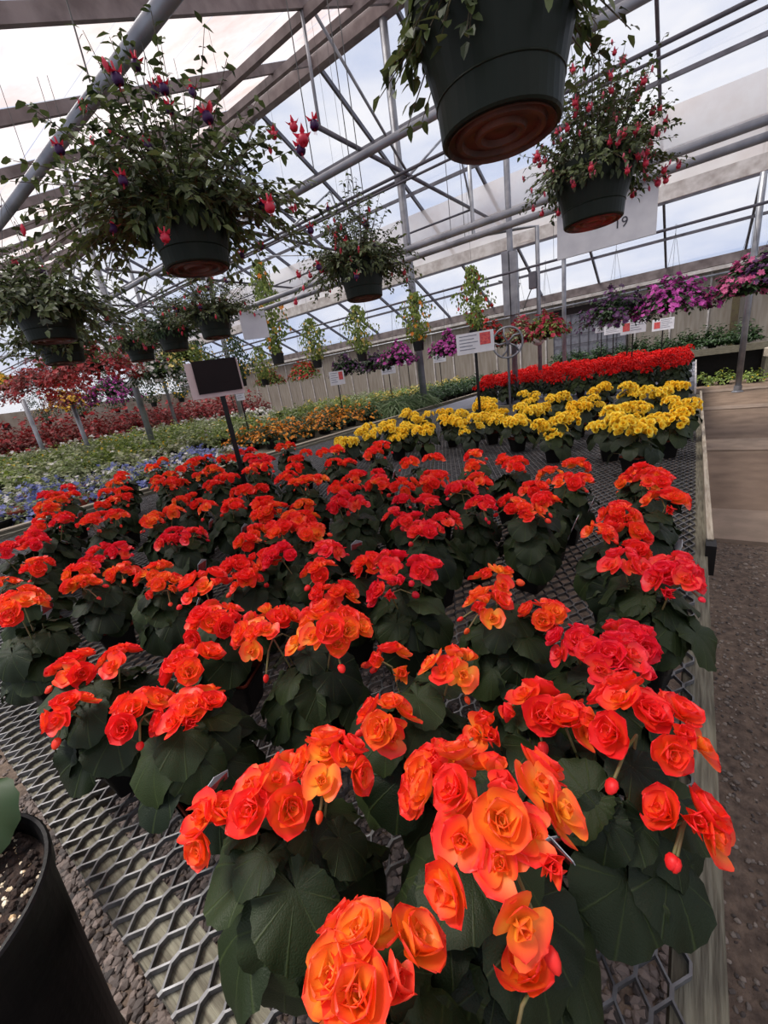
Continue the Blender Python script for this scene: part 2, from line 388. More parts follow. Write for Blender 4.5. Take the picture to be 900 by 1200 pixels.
FL = [flower_tpl(1), flower_tpl(2), flower_tpl(3, 'open'), flower_tpl(4, 'open'), flower_tpl(5, 'half'), flower_tpl(6)]
FL_LO = [flower_tpl(11, 'ruffled', 3, 3), flower_tpl(12, 'ruffled', 3, 3)]
def bud_tpl():
    n = 8; prof = [(0, 0), (.3, .1), (.46, .4), (.42, .75), (.22, 1.05), (0, 1.15)]
    v = []; t = []
    for i, (r, z) in enumerate(prof):
        for k in range(n): v.append((r * math.cos(2 * PI * k / n) * 1.1, r * math.sin(2 * PI * k / n) * .7, z)); t.append(.95 - .6 * abs(.5 - i / 5))
    f = []
    for i in range(len(prof) - 1):
        for k in range(n):
            a = i * n + k; b = i * n + (k + 1) % n; f += [(a, b, b + n), (a, b + n, a + n)]
    return np.array(v), np.array(f), {'t': np.array(t)}
BUD = bud_tpl()
FM = {}
for col in ('orange', 'amber', 'vermilion', 'coral'):
    FM[col] = [one('flower', t, 'petal_' + col, ('t',)) for t in FL] + [one('bud', BUD, 'petal_' + col, ('t',))]
LM = [one('leaf', t, 'begonia_leaf', ('t', 'ang')) for t in LEAFB]

# pots for the begonias
POT = MB().square([(.0, 0), (.036, 0), (.040, .003), (.053, .088), (.0575, .088), (.0585, .102), (.0555, .102), (.052, .088), (.05, .085)]).mesh('pot', 'black_plastic')
LINER = MB().square([(.0545, .092), (.0560, .107), (.0535, .109), (.0500, .107), (.0470, .086)]).mesh('inner_pot', 'terracotta')
SOIL = MB().square([(.051, .084), (.03, .090), (.0, .092)]).mesh('soil', 'soil')
TAG = MB().add([(-.002, 0, 0), (.012, 0, 0), (.016, 0, .075), (.026, 0, .08), (.026, 0, .125), (.0, 0, .14), (-.022, 0, .125), (-.022, 0, .08), (-.006, 0, .075)] +
               [(-.002, .0012, 0), (.012, .0012, 0), (.016, .0012, .075), (.026, .0012, .08), (.026, .0012, .125), (.0, .0012, .14), (-.022, .0012, .125), (-.022, .0012, .08), (-.006, .0012, .075)],
               [tuple(range(9)), tuple(range(17, 8, -1))] + [(i, i + 9, (i + 1) % 9 + 9, (i + 1) % 9) for i in range(9)]).mesh('plant_tag', 'sign_white')
TAGP = MB().box(-.019, .023, -.0012, -.0002, .084, .122).mesh('tag_picture', 'sign_pink')

def stems_mesh(lines, r, m='stem', n=5):
    b = MB()
    for p0, p1 in lines:
        p0 = Vector(p0); p1 = Vector(p1); mid = (p0 + p1) / 2 + Vector((0, 0, .012)); b.tube([p0, mid, p1], r, n, False)
    return b.mesh('stems', m, True)

def rdir(r, lo=0., hi=1.):
    """random direction with z in lo..hi"""
    z = r.uniform(lo, hi); a = r.uniform(0, 2 * PI); k = math.sqrt(max(0, 1 - z * z)); return Vector((k * math.cos(a), k * math.sin(a), z))

BENCH = .75
def begonia_near(x, y, label, group, seed, col, h=.33, spread=.075, nfl=14, clusters=None, lean=(0, 0), tag=False, leafs=1.0):
    r = random.Random(seed)
    root = empty('potted_begonia', (x, y, BENCH + .004), label, 'begonia', group, r.uniform(-.5, .5))
    iz = root.rotation_euler.z
    link('pot', POT, root); link('inner_pot', LINER, root); link('soil', SOIL, root)
    inv = Matrix.Rotation(-iz, 3, 'Z')
    lean = inv @ Vector((lean[0], lean[1], 0))
    lines = []
    if clusters is None:
        k = r.choice([2, 3, 3]); a0 = r.uniform(0, 6)
        clusters = [(spread * math.cos(a0 + 2 * PI * i / k) * r.uniform(.6, 1.15), spread * math.sin(a0 + 2 * PI * i / k) * r.uniform(.6, 1.15), h + r.uniform(-.03, .02), nfl // k + r.choice([0, 0, 1])) for i in range(k)]
        clusters = [(c[0] + lean.x, c[1] + lean.y, c[2], c[3]) for c in clusters]
    else:
        clusters = [((inv @ Vector((c[0], c[1], 0))).x, (inv @ Vector((c[0], c[1], 0))).y, c[2], c[3]) for c in clusters]
    base = Vector((0, 0, .09))
    for cx, cy, cz, n in clusters:
        n = int(n * 1.35 + .5) if n > 1 else 1
        c = Vector((cx, cy, cz - .02)); lines.append((base, c)); R = .022 + .0034 * n
        out = Vector((cx, cy, .12)).normalized()
        for i in range(n):
            g = (i + .5) / n; zz = 1 - 1.05 * g; a = i * 2.4 + seed; kk = math.sqrt(max(0, 1 - zz * zz))
            d = Vector((kk * math.cos(a), kk * math.sin(a), zz)); d = (d + out * .35 + rdir(r, -.4, .6) * .25).normalized()
            p = c + Vector((d.x, d.y, d.z * .75)) * R * r.uniform(.85, 1.15)
            q = r.random(); kind = r.choice([0, 1, 5, 2, 3]) if q < .8 else 4
            s = r.uniform(.026, .034) * (.85 if kind == 4 else 1)
            nrm = (d + Vector((0, 0, .25)) + rdir(r, -1, 1) * .3).normalized()
            M = Matrix.Translation(p - nrm * s * .3) @ frame(nrm, r.uniform(0, 6)).to_4x4() @ Matrix.Scale(s, 4)
            link('flower', FM[col][kind], root, M=M)
        for i in range(r.choice([1, 2, 2])):
            d = rdir(r, -.6, .1); p = c + d * (R + .004); M = Matrix.Translation(p) @ frame(d + Vector((0, 0, -.4)), r.uniform(0, 6)).to_4x4() @ Matrix.Scale(r.uniform(.012, .019), 4)
            link('flower_bud', FM[col][6], root, M=M); lines.append((c, p))
    nl = int(24 * leafs)
    for i in range(nl):
        g = i / nl; a = i * 2.4 + r.uniform(-.3, .3); el = .045 + .13 * (1 - g) + r.uniform(-.02, .03)
        rad = .022 + .052 * g ** .6 + r.uniform(-.015, .02)
        p = Vector((rad * math.cos(a) + lean.x * .4, rad * math.sin(a) + lean.y * .4, .10 + el * .95))
        s = r.uniform(.075, .118) * (.72 + .36 * g)
        out = Vector((math.cos(a), math.sin(a), 0))
        nrm = (Vector((0, 0, 1)) + out * (.25 + .9 * g + r.uniform(-.2, .25)) + rdir(r, -1, 1) * .22).normalized()
        fwd = out + Vector((-out.y, out.x, 0)) * r.uniform(-.6, .6) - Vector((0, 0, .15 + .42 * g))
        M = Matrix.Translation(p) @ frame(nrm, fwd=fwd).to_4x4() @ Matrix.Scale(s, 4)
        link('leaf', LM[r.randrange(5)], root, M=M); lines.append((base + out * .01, p))
    link('stems', stems_mesh(lines, .0019), root, kind='stuff')
    if tag:
        a = tag if isinstance(tag, float) else r.uniform(-1, .6)
        M = Matrix.Translation((.06 * math.cos(a), .06 * math.sin(a), .075)) @ Matrix.Rotation(a + PI / 2 + .4, 4, 'Z') @ Matrix.Rotation(.35, 4, 'X')
        M = M @ Matrix.Translation((0, 0, .01))
        t = link('plant_tag', TAG, root, M=M); link('tag_picture', TAGP, t)
    return root

# ------------------------------------------------------------------ floor
fl = MB(); fl.add([(-40, -3, 0), (8, -3, 0), (8, 22, 0), (-40, 22, 0)], [(0, 1, 2, 3)])
floor = struct('floor', fl.mesh('floor', 'gravel_floor'))
def slab(x0, x1, y0, y1, h=.03, m='concrete'):
    b = MB().box(x0, x1, y0, y1, -.05, h)
    o = link('paving_slab', b.mesh('paving_slab', m), floor); return o
for (y0, y1) in ((3.72, 4.42), (6.75, 7.45), (10.3, 10.75), (13.2, 13.7), (15.4, 15.9)): slab(.05, 5.5, y0, y1)
for (y0, y1) in ((4.44, 6.73), (7.47, 10.28), (10.77, 13.18), (13.72, 15.38)):
    link('trodden_earth', MB().box(.05, 5.5, y0, y1, -.05, .014).mesh('trodden_earth', 'dirt_tread'), floor)
_ph = (1 + 5 ** .5) / 2
ICO = np.array([(-1, _ph, 0), (1, _ph, 0), (-1, -_ph, 0), (1, -_ph, 0), (0, -1, _ph), (0, 1, _ph), (0, -1, -_ph), (0, 1, -_ph), (_ph, 0, -1), (_ph, 0, 1), (-_ph, 0, -1), (-_ph, 0, 1)]) / 1.9
ICOF = np.array([(0, 11, 5), (0, 5, 1), (0, 1, 7), (0, 7, 10), (0, 10, 11), (1, 5, 9), (5, 11, 4), (11, 10, 2), (10, 7, 6), (7, 1, 8), (3, 9, 4), (3, 4, 2), (3, 2, 6), (3, 6, 8), (3, 8, 9), (4, 9, 5), (2, 4, 11), (6, 2, 10), (8, 6, 7), (9, 8, 1)])
def pebbles(name, label, n, xr, yr, s0, s1, m, seed):
    r = np.random.RandomState(seed); parts = []
    for k in range(4):
        q = n // 4; v = ICO * r.uniform(.75, 1.2, (12, 1))
        a = r.uniform(0, 2 * PI, q); s = r.uniform(s0, s1, q) * r.uniform(.6, 1, q); T = np.zeros((q, 3, 3))
        c, sn = np.cos(a), np.sin(a); el = r.uniform(.6, 1, q)
        T[:, 0, 0] = c * s; T[:, 0, 1] = -sn * s * el; T[:, 1, 0] = sn * s; T[:, 1, 1] = c * s * el; T[:, 2, 2] = s * .55
        T[:, 2, 0] = s * r.uniform(-.3, .3, q)
        L = np.stack([r.uniform(*xr, q), r.uniform(*yr, q), s * .25], 1); parts.append((v, ICOF, T, L, {}))
    return link(name, merge(name, parts, m, smooth=False), None, label=label, category='gravel', kind='stuff')
pebbles('bench_gravel', 'dark and grey pebbles on the floor under the front of the bench', 26000, (-2.3, .12), (-.45, 1.7), .010, .026, 'pebble_dark', 3)
pebbles('aisle_gravel', 'small grey gravel chips scattered over the brown aisle', 12000, (.12, 2.4), (.0, 3.7), .004, .013, 'pebble', 4)
pebbles('verge_gravel', 'loose gravel on the ground past the bench left end', 1600, (-6.5, -2.4), (-.5, .6), .012, .026, 'pebble_dark', 5)

# ------------------------------------------------------------------ expanded-metal bench
BX0, BX1, BY0, BY1 = -4.42, .055, .022, 6.95
def expanded(x0, x1, y0, y1, z, S=.040, Lp=.076, fine_y=1.7):
    V = []; F = []; w_, h_ = .0019, .0055; off = 0
    ns = int((x1 - x0) / (S / 2))
    for i in range(ns + 1):
        cx = x1 - S / 4 - i * S / 2; pts = []; j = 0; y = y0
        while y <= y1 + 1e-6:
            sx = S / 4 * (1 if (i + j) % 2 else -1) * .93
            if y < fine_y: pts += [(cx + sx, y - .007), (cx + sx, y + .007)]
            else: pts.append((cx + sx, y))
            j += 1; y = y0 + j * Lp / 2
        P = np.array(pts); P[:, 1] = np.clip(P[:, 1], y0, None); n = len(P)
        ring = np.array([(-w_, h_), (w_, h_ * .9), (w_ * .9, -h_), (-w_ * .9, -h_)])
        vv = np.zeros((n, 4, 3)); vv[:, :, 0] = P[:, None, 0] + ring[None, :, 0]; vv[:, :, 1] = P[:, None, 1]; vv[:, :, 2] = z + ring[None, :, 1]
        V.append(vv.reshape(-1, 3)); a = (np.arange(n - 1) * 4)[:, None, None] + off
        q = []
        for k in (range(4) if y0 < 1 else range(4)):
            k2 = (k + 1) % 4
            if k == 2: continue
            q += [(k, k2, k2 + 4), (k, k2 + 4, k + 4)]
        F.append((np.array(q)[None] + a).reshape(-1, 3)); off += n * 4
    v = np.concatenate(V); f = np.concatenate(F)
    return merge('mesh_top', [(v, f, np.eye(3)[None], np.zeros((1, 3)), {})], 'galvanised', smooth=False)
bench = empty('display_bench', (-2.2, 3.4, 0), 'long wooden bench topped with expanded metal mesh, carrying the orange and yellow begonias', 'bench')
def part(name, b, m, root, smooth=False, **k):
    o = link(name, b.mesh(name, m, smooth), root, M=Matrix.Translation(-root.location), **k); return o
link('mesh_top', expanded(BX0, BX1, BY0, BY1, BENCH - .006), bench, M=Matrix.Translation(-bench.location), kind='stuff')
zt = BENCH - .013
part('end_board', MB().box(BX0, .03, .026, .105, zt - .085, zt), 'wood_grey_x', bench)
part('side_board', MB().box(.034, .094, .02, 6.95, zt - .10, zt), 'wood_grey', bench)
part('side_rail', MB().box(.090, .110, 1.86, 6.92, zt - .07, BENCH + .035), 'wood_pale', bench)
part('rail_bracket', MB().box(.086, .118, 1.80, 1.87, BENCH - .09, BENCH + .03), 'black_plastic', bench)
part('back_rail', MB().box(BX0 - .03, BX0, .02, 6.95, BENCH - .12, BENCH + .03), 'wood_grey', bench)
part('end_board', MB().box(BX0, .03, 6.88, 6.95, zt - .085, zt), 'wood_grey_x', bench)
for x in (-1.12, -2.2, -3.3): part('joist', MB().box(x - .02, x + .02, .105, 6.88, zt - .09, zt - .002), 'wood_grey', bench)
for x in (-4.35, -2.2, -.02):
    for y in (.16, 2.4, 4.6, 6.8): part('leg', MB().box(x - .04, x + .04, y - .04, y + .04, 0, zt - .088), 'wood_grey', bench)

bench_b = empty('display_bench', (-2.2, 10.5, 0), 'second bench with grey matting under the red begonias, beyond the yellow ones', 'bench')
part('matting', MB().box(-4.42, .03, 7.3, 14.2, zt - .01, BENCH - .002), 'vent_grid', bench_b)
part('side_board', MB().box(.03, .055, 7.3, 14.2, zt - .1, BENCH + .04), 'white_paint', bench_b)
part('end_board', MB().box(-4.42, .03, 7.26, 7.3, zt - .1, BENCH + .01), 'wood_grey_x', bench_b)
for x in (-4.3, -2.2, -.1):
    for y in (7.5, 10.5, 13.8): part('leg', MB().box(x - .04, x + .04, y - .04, y + .04, 0, zt - .01), 'wood_grey', bench_b)

# left bench (behind the low grey board)
LX = -4.52
bench_l = empty('display_bench', (-9.5, 7.5, 0), 'broad bench beyond the low grey board, filled with blue, green and marigold plants', 'bench')
part('bench_top', MB().box(-15.0, LX - .05, -1.5, 15.2, BENCH - .07, BENCH - .03), 'wood_grey_x', bench_l)
part('side_rail', MB().box(LX - .05, LX, -1.5, 15.2, BENCH - .14, BENCH + .045), 'wood_grey', bench_l)
part('cap_strip', MB().box(LX - .065, LX + .005, -1.5, 15.2, BENCH + .045, BENCH + .055), 'wood_pale', bench_l)
for x in (-14.8, -9.7, LX - .15):
    for y in (-1.2, 3, 7.5, 11, 15): part('leg', MB().box(x - .04, x + .04, y - .04, y + .04, 0, BENCH - .07), 'wood_grey', bench_l)

# ------------------------------------------------------------------ orange begonias
K = .45 / .55
OR = [(-.16,.34),(-.21,.17),(-.46,.23),(-.03,.51),(-.85,.27),(-1.2,.22),(-.39,.54),(-.17,.56),(-.74,.54),(-.11,.81),(-.36,.91),(-.05,1.19),(-1.14,.55),(-1.78,.22),(-1.61,.60),(-1.17,.93),
      (-.70,.94),(-.93,.89),(-2.37,.34),(-.83,1.34),(-.51,1.62),(-.48,2.15),(-.12,1.69),(-.14,2.23),(-3.09,.63),(-2.23,.64),(-2.85,.86),(-2.5,1.04),(-2.0,.9),
      (-3.23,1.51),(-3.05,1.83),(-2.6,1.3),(-2.24,1.33),(-1.59,1.07),(-1.3,.82),(-2.84,2.05),(-2.37,1.6),(-1.74,1.36),(-2.4,2.02),(-1.98,1.79),(-3.04,2.7),(-2.29,2.48),(-1.63,1.78),
      (-1.33,1.42),(-1.3,1.76),(-1.02,1.5),(-1.42,2.32),(-1.13,1.95),(-1.1,2.43),(-.95,1.98),(-.76,1.62),(-.82,2.3),(-3.3,2.4),(-1.75,2.15),(-2.0,2.6),(-2.65,2.75),(-1.35,1.1),(-.16,1.45),(-.13,1.96),(-.5,1.9),(-1.95,.5),(-1.85,1.35),(-3.4,1.95),(-3.5,1.2),(-3.6,2.6),(-3.85,.9),(-4.0,1.4),(-3.9,1.8),(-4.2,2.2),(-3.9,2.5),(-4.3,1.1),(-4.6,1.7),(-4.6,2.6),(-3.4,.75),(-4.3,3.0),(-3.7,3.1),(-4.9,2.2),(-4.8,1.2),(-2.8,.45)]
OR = [(a * K, b * K) for a, b in OR]
OR[0] = (-.155, .255); OR[1] = (-.165, .12); OR[3] = (-.045, .46)
# keep pots apart
for it in range(60):
    for i in range(len(OR)):
        for j in range(i):
            d = Vector(OR[i]) - Vector(OR[j]); mn = .175
            if d.length < mn:
                u = d.normalized() * (mn - d.length) * .5; OR[i] = (OR[i][0] + u.x, OR[i][1] + u.y); OR[j] = (OR[j][0] - u.x, OR[j][1] - u.y)
OR = [(min(a, -.04), max(b, .10)) for a, b in OR]
ORD = ['first', 'second', 'third', 'fourth', 'fifth', 'sixth', 'seventh', 'eighth', 'ninth', 'tenth', 'eleventh', 'twelfth', 'thirteenth', 'fourteenth', 'fifteenth', 'sixteenth', 'seventeenth', 'eighteenth']
def rows(pts, step, y0):
    """row and place in row (counted from the aisle) of every point"""
    rr = {}
    for i, (x, y) in enumerate(pts): rr.setdefault(int((y - y0) / step), []).append((-x, i))
    out = {}
    for k, key in enumerate(sorted(rr)):
        for n, (_, i) in enumerate(sorted(rr[key])): out[i] = (k, n)
    return out
RO = rows(OR, .27, .02)
SPEC = {}   # hand-posed front plants, cluster offsets in bench axes (x, y, z above bench, flowers)
SPEC[0] = dict(col='orange', clusters=[(.02, .0, .35, 13), (-.06, .03, .33, 5), (.07, -.06, .25, 1)], label='large orange begonia at the bench front, right of centre, with the single low drooping blossom', leafs=1.3)
SPEC[1] = dict(col='amber', clusters=[(-.02, .02, .33, 6), (.01, -.06, .30, 5)], label='amber-orange begonia closest to the camera, its blossoms at the bottom edge of the photo', leafs=1.3)
SPEC[2] = dict(col='orange', clusters=[(.03, .06, .34, 5), (-.02, -.0, .33, 5), (-.08, -.05, .31, 3)], label='red-orange begonia in three stepped clusters at the bench front, left of centre', leafs=1.2)
SPEC[3] = dict(col='vermilion', clusters=[(.015, .02, .34, 9), (-.07, .02, .31, 4), (.07, -.03, .29, 3)], label='broad scarlet-orange begonia nearest the camera beside the right-hand bench board', leafs=1.2, tag=-1.9)
SPEC[4] = dict(col='vermilion', label='orange-red begonia with big round leaves and a red tag, near the bench front corner, left', tag=-.3, leafs=1.2)
SPEC[6] = dict(col='orange', tag=-.9, label='orange begonia with a white tag by its pot, left of the small scarlet one')
SPEC[5] = dict(col='vermilion', tag=-2.6, label='dense orange-red begonia overhanging the open mesh near the left front board')
SPEC[7] = dict(col='vermilion', clusters=[(.01, .03, .31, 3), (-.03, -.02, .29, 3)], label='small scarlet begonia with two tight clusters just left of the broad one by the board', leafs=.8)
for i, (x, y) in enumerate(OR):
    k, n = RO[i]; r = random.Random(100 + i); s = dict(SPEC.get(i, {}))
    # flowers redden towards the back rows
    q = r.random(); col = s.pop('col', 'orange' if q < .30 - .03 * k else ('vermilion' if q < .8 else 'coral'))
    if i in (10, 6): col = 'orange'
    if i in (9, 16): col = 'coral'
    word = {'orange': 'orange', 'amber': 'amber', 'vermilion': 'red-orange', 'coral': 'coral-red'}[col]
    label = s.pop('label', '%s begonia, %s from the aisle in the %s row from the camera' % (word, ORD[n], ORD[k]))
    begonia_near(x, y, label, 'orange begonias on the mesh bench', 40 + i, col, h=r.uniform(.30, .345), nfl=r.choice([13, 15, 17, 18]),
                 spread=r.uniform(.06, .085), tag=s.pop('tag', r.random() < .35), leafs=s.pop('leafs', 1.0 if y < 1.3 else .8), **s)

# ------------------------------------------------------------------ yellow and red begonias: shared dome plants
def dome_begonia_meshes(seed, pm, rad, h, n, leafn, s0, s1):
    r = random.Random(seed); fl_ = [[], []]; lf = [[], [], []]; lines = []
    heads = [(rad * .55 * math.cos(a) * r.uniform(.5, 1.1), rad * .55 * math.sin(a) * r.uniform(.5, 1.1), h + r.uniform(-.09, .03)) for a in [seed + k * 2 * PI / 5 for k in range(5)]]
    for hx, hy, hz in heads:
        lines.append(((0, 0, .09), (hx, hy, hz - .03)))
        for i in range(n // 5):
            g = (i + .5) / (n // 5); zz = 1 - 1.1 * g; a = i * 2.4; kk = math.sqrt(max(0, 1 - zz * zz)); d = Vector((kk * math.cos(a), kk * math.sin(a), zz))
            d = (d + rdir(r, -.5, .5) * .3).normalized()
            p = Vector((hx, hy, hz)) + Vector((d.x, d.y, d.z * .7)) * rad * .38 * r.uniform(.85, 1.1)
            fl_[r.randrange(2)].append((frame(d + Vector((0, 0, .2)), r.uniform(0, 6)), r.uniform(s0, s1), p))
    for i in range(leafn):
        g = i / leafn; a = i * 2.4; out = Vector((math.cos(a), math.sin(a), 0)); p = out * (.02 + rad * .7 * g ** .6) + Vector((0, 0, .11 + (h - .16) * (1 - g) + r.uniform(-.02, .03)))
        nrm = Vector((0, 0, 1)) + out * (.3 + g) + rdir(r, -1, 1) * .25
        lf[r.randrange(3)].append((frame(nrm, fwd=out - Vector((0, 0, .4 * g))), r.uniform(.06, .10), p)); lines.append(((0, 0, .09), p))
    bl = merge('blossoms', [(*FL_LO[k][:2], *TL(fl_[k]), FL_LO[k][2]) for k in range(2)], pm, ('t',))
    le = merge('leaves', [(*LEAFB_LO[k][:2], *TL(lf[k]), LEAFB_LO[k][2]) for k in range(3)], 'begonia_leaf', ('t', 'ang'))
    return bl, le, stems_mesh(lines, .0025, n=3)
YM = [dome_begonia_meshes(300 + k, 'petal_yellow', .135, .27, 85, 15, .018, .024) for k in range(4)]
RM = [dome_begonia_meshes(320 + k, 'petal_red', .20, .36, 70, 46, .019, .026) for k in range(4)]
def dome_begonia(ms, x, y, label, group, r, sc=1.0, z=BENCH):
    root = empty('potted_begonia', (x, y, z + .004), label, 'begonia', group, r.uniform(0, 6)); root.scale = (sc,) * 3
    link('pot', POT, root); link('inner_pot', LINER, root); link('soil', SOIL, root)
    link('blossoms', ms[0], root, kind='stuff'); link('leaves', ms[1], root, kind='stuff'); link('stems', ms[2], root, kind='stuff')
YL = [(-2.89,3.23),(-3.0,3.75),(-2.6,3.75),(-2.75,4.2),(-2.3,3.85),(-2.25,4.4),(-1.85,4.02),(-1.8,4.5),(-1.38,4.1),(-1.4,4.62),(-.92,3.65),(-.95,4.2),(-1.9,5.0),(-2.4,4.95),(-2.85,4.8),(-1.45,5.1),
      (-.95,4.75),(-.28,3.25),(-.5,3.7),(-.12,3.8),(-.42,4.3),(-.05,4.5),(-.93,5.35),(-2.3,5.5),(-2.9,5.5),(-.3,5.2),(-.6,5.9),(-1.4,5.8),(-.15,6.0),(-1.0,6.4),(-1.9,6.2),(-2.6,6.3),(-3.3,4.6),(-3.4,5.3)]
YL = [(a * .88, b * .88) for a, b in YL]
YO = rows(YL, .45, 2.8)
for i, (x, y) in enumerate(YL):
    k, n = YO[i]; r = random.Random(500 + i)
    dome_begonia(YM[i % 4], x, y, 'yellow begonia, %s from the aisle in the %s row of the yellow block' % (ORD[n], ORD[k]), 'yellow begonias on the mesh bench', r, r.uniform(1.02, 1.2))
RL = []
for j in range(12):
    y = 7.55 + j * .52
    for i in range(11):
        x = -.2 - i * .41 - (.18 if j % 2 else 0)
        if x > -4.3 and x / y > -.41: RL.append((x + rnd.uniform(-.04, .04), y + rnd.uniform(-.05, .05), j, i))
for x, y, j, i in RL:
    r = random.Random(int(x * 1000)); dome_begonia(RM[(i + j) % 4], x, y, 'bright red begonia, %s from the aisle in the %s row of the red block' % (ORD[i], ORD[j]), 'red begonias on the far bench', r, r.uniform(1.0, 1.15))

# ------------------------------------------------------------------ bushy foliage generator
def bush(seed, R, h, z0, nst, per, leaf, ls, bloom=None, nb=0, bs=.02, droop=.4, upmin=.0, rise=1.0, flat=1.0, r0=None):
    """arching stems from a pot: returns (leaf items, bloom items, stem lines)"""
    r = random.Random(seed); L = []; B = []; S = []
    for s in range(nst):
        d = rdir(r, upmin, 1.); ln = R * r.uniform(.55, 1.1); pts = []; q0 = (R * .3 if r0 is None else r0); ln -= q0 * .6; hj = r.uniform(.55, 1.12)
        for k in range(per + 1):
            t = k / per; p = Vector((d.x * (q0 + ln * t) * flat, d.y * (q0 + ln * t) * flat, z0 + d.z * h * rise * hj * t * r.uniform(.97, 1.03) - droop * R * (math.hypot(d.x, d.y)) * t * t)); pts.append(p)
        S.append((pts[0], pts[per // 2], pts[-1]))
        for k in range(1, per + 1):
            if k / per < .25 and r.random() < .5: continue
            for side in (-1, 1):
                out = Vector((d.x, d.y, 0)); tang = (pts[k] - pts[k - 1]).normalized()
                sd = tang.cross(Vector((0, 0, 1))) * side + rdir(r, -1, 1) * .5
                fwd = tang * .7 + sd - Vector((0, 0, .3)); nrm = Vector((0, 0, 1)) + out * .4 + rdir(r, -1, 1) * .6
                L.append((frame(nrm, fwd=fwd), ls * r.uniform(.65, 1.15), pts[k] + rdir(r, -1, 1) * ls * .2))
    for i in range(nb):
        s = r.randrange(nst); k = S[s][2] if r.random() < .5 else S[s][1].lerp(S[s][2], r.random())
        n = Vector((k.x, k.y, 0)) * 1.2 + Vector((0, 0, .7 * R)) + rdir(r, -.5, 1) * R * .7
        B.append((frame(n, r.uniform(0, 6)), bs * r.uniform(.75, 1.2), k + rdir(r, -1, 1) * R * .07 + n.normalized() * ls * .3))
    return L, B, S
def bush_meshes(seed, lm, bm, leaf=LEAFS, **k):
    L, B, S = bush(seed, leaf=leaf, **k)
    out = [merge('foliage', [(leaf[0], leaf[1], *TL(L), {})], lm, smooth=False)]
    out.append(merge('blossoms', [(BLOOM[0], BLOOM[1], *TL(B), {})], bm, smooth=False) if B else None)
    return out, S
def round_pot(rt, rb, h, m='black_plastic', n=20):
    return MB().lathe([(0, 0), (rb, 0), (rb + .002, .004), (rt * .95, h * .86), (rt, h * .86), (rt * 1.01, h), (rt * .95, h), (rt * .9, h * .88), (rt * .5, h * .9), (0, h * .9)], n).mesh('pot', m, False)

# ------------------------------------------------------------------ hanging baskets
def hang_pot_parts(root, rt, rb, h, sau='saucer_brown', m='green_plastic'):
    """root origin at the rim centre; pot hangs below, wires rise above"""
    b = MB().lathe([(rb * .93, -h), (rb, -h), (rb * 1.03, -h + .004), (rb * 1.07, -h * .74), (rb * 1.09, -h * .735), (rb * 1.075, -h * .72), (rt * .97, -.028), (rt * 1.035, -.028), (rt * 1.045, 0), (rt * .98, 0), (rt * .93, -.03), (0, -.03)], 40)
    link('pot', b.mesh('pot', m, False), root)
    s = MB().lathe([(0, -h + .006), (rb * .3, -h + .008), (rb * .34, -h - .002), (rb * .42, -h - .002), (rb * .46, -h + .007), (rb * .64, -h + .007), (rb * .68, -h - .002), (rb * .76, -h - .002), (rb * .8, -h + .006), (rb * .9, -h + .004), (rb * .94, -h - .004)], 40)
    link('pot_base', s.mesh('pot_base', sau), root, label='brown ribbed underside')
def wires(root, rt, zt, r=.0012):
    for k in range(3):
        a = k * 2 * PI / 3 + .5
        link('hanger_wire', MB().tube([(rt * math.cos(a), rt * math.sin(a), -.01), (0, 0, zt - .06)], r, 5).mesh('hanger_wire', 'wire'), root)
    link('hook', MB().tube([(0, 0, zt - .07), (0, 0, zt - .02), (.012, 0, zt + .012), (0, 0, zt + .034), (-.014, 0, zt + .02)], r * 1.3, 5).mesh('hook', 'wire'), root)
def fuchsia_blossom(seed, purple=True):
    r = random.Random(seed)
    v1 = MB().lathe([(.0, .0), (.0025, -.002), (.003, -.012), (.004, -.018)], 6)
    for k in range(4):
        a = k * PI / 2; c, s = math.cos(a), math.sin(a); pr = Vector((c, s, 0)); pe = Vector((-s, c, 0))
        p0 = Vector((0, 0, -.017)); p1 = p0 + pr * .012 + Vector((0, 0, -.004)); p2 = p0 + pr * .022 + Vector((0, 0, .006))
        v1.add([p0 + pe * .003, p0 - pe * .003, p1 + pe * .006, p1 - pe * .006, p2], [(0, 1, 3, 2), (2, 3, 4)])
    for k in range(3): v1.tube([(0, 0, -.02), (.004 * (k - 1), .002, -.05)], .0006, 3, False)
    v2 = MB().lathe([(.003, -.017), (.010, -.022), (.013, -.032), (.009, -.040), (.0, -.036)], 8)
    return v1, v2
_b1, _b2 = fuchsia_blossom(1)
BLS = {'red': (_b1.mesh('blossom', 'fuchsia_red', True), _b2.mesh('corolla', 'fuchsia_purple', True), _b2.mesh('corolla', 'fuchsia_red', True)),
       'pink': (_b1.mesh('blossom', 'fuchsia_pink', True), _b2.mesh('corolla', 'fuchsia_pink', True), _b2.mesh('corolla', 'fuchsia_red', True))}
BUDM = {'red': MB().lathe([(0, 0), (.003, -.003), (.007, -.014), (.006, -.022), (0, -.032)], 6).mesh('bud', 'fuchsia_red', True),
        'pink': MB().lathe([(0, 0), (.003, -.003), (.006, -.014), (.005, -.02), (0, -.028)], 6).mesh('bud', 'fuchsia_pink', True)}
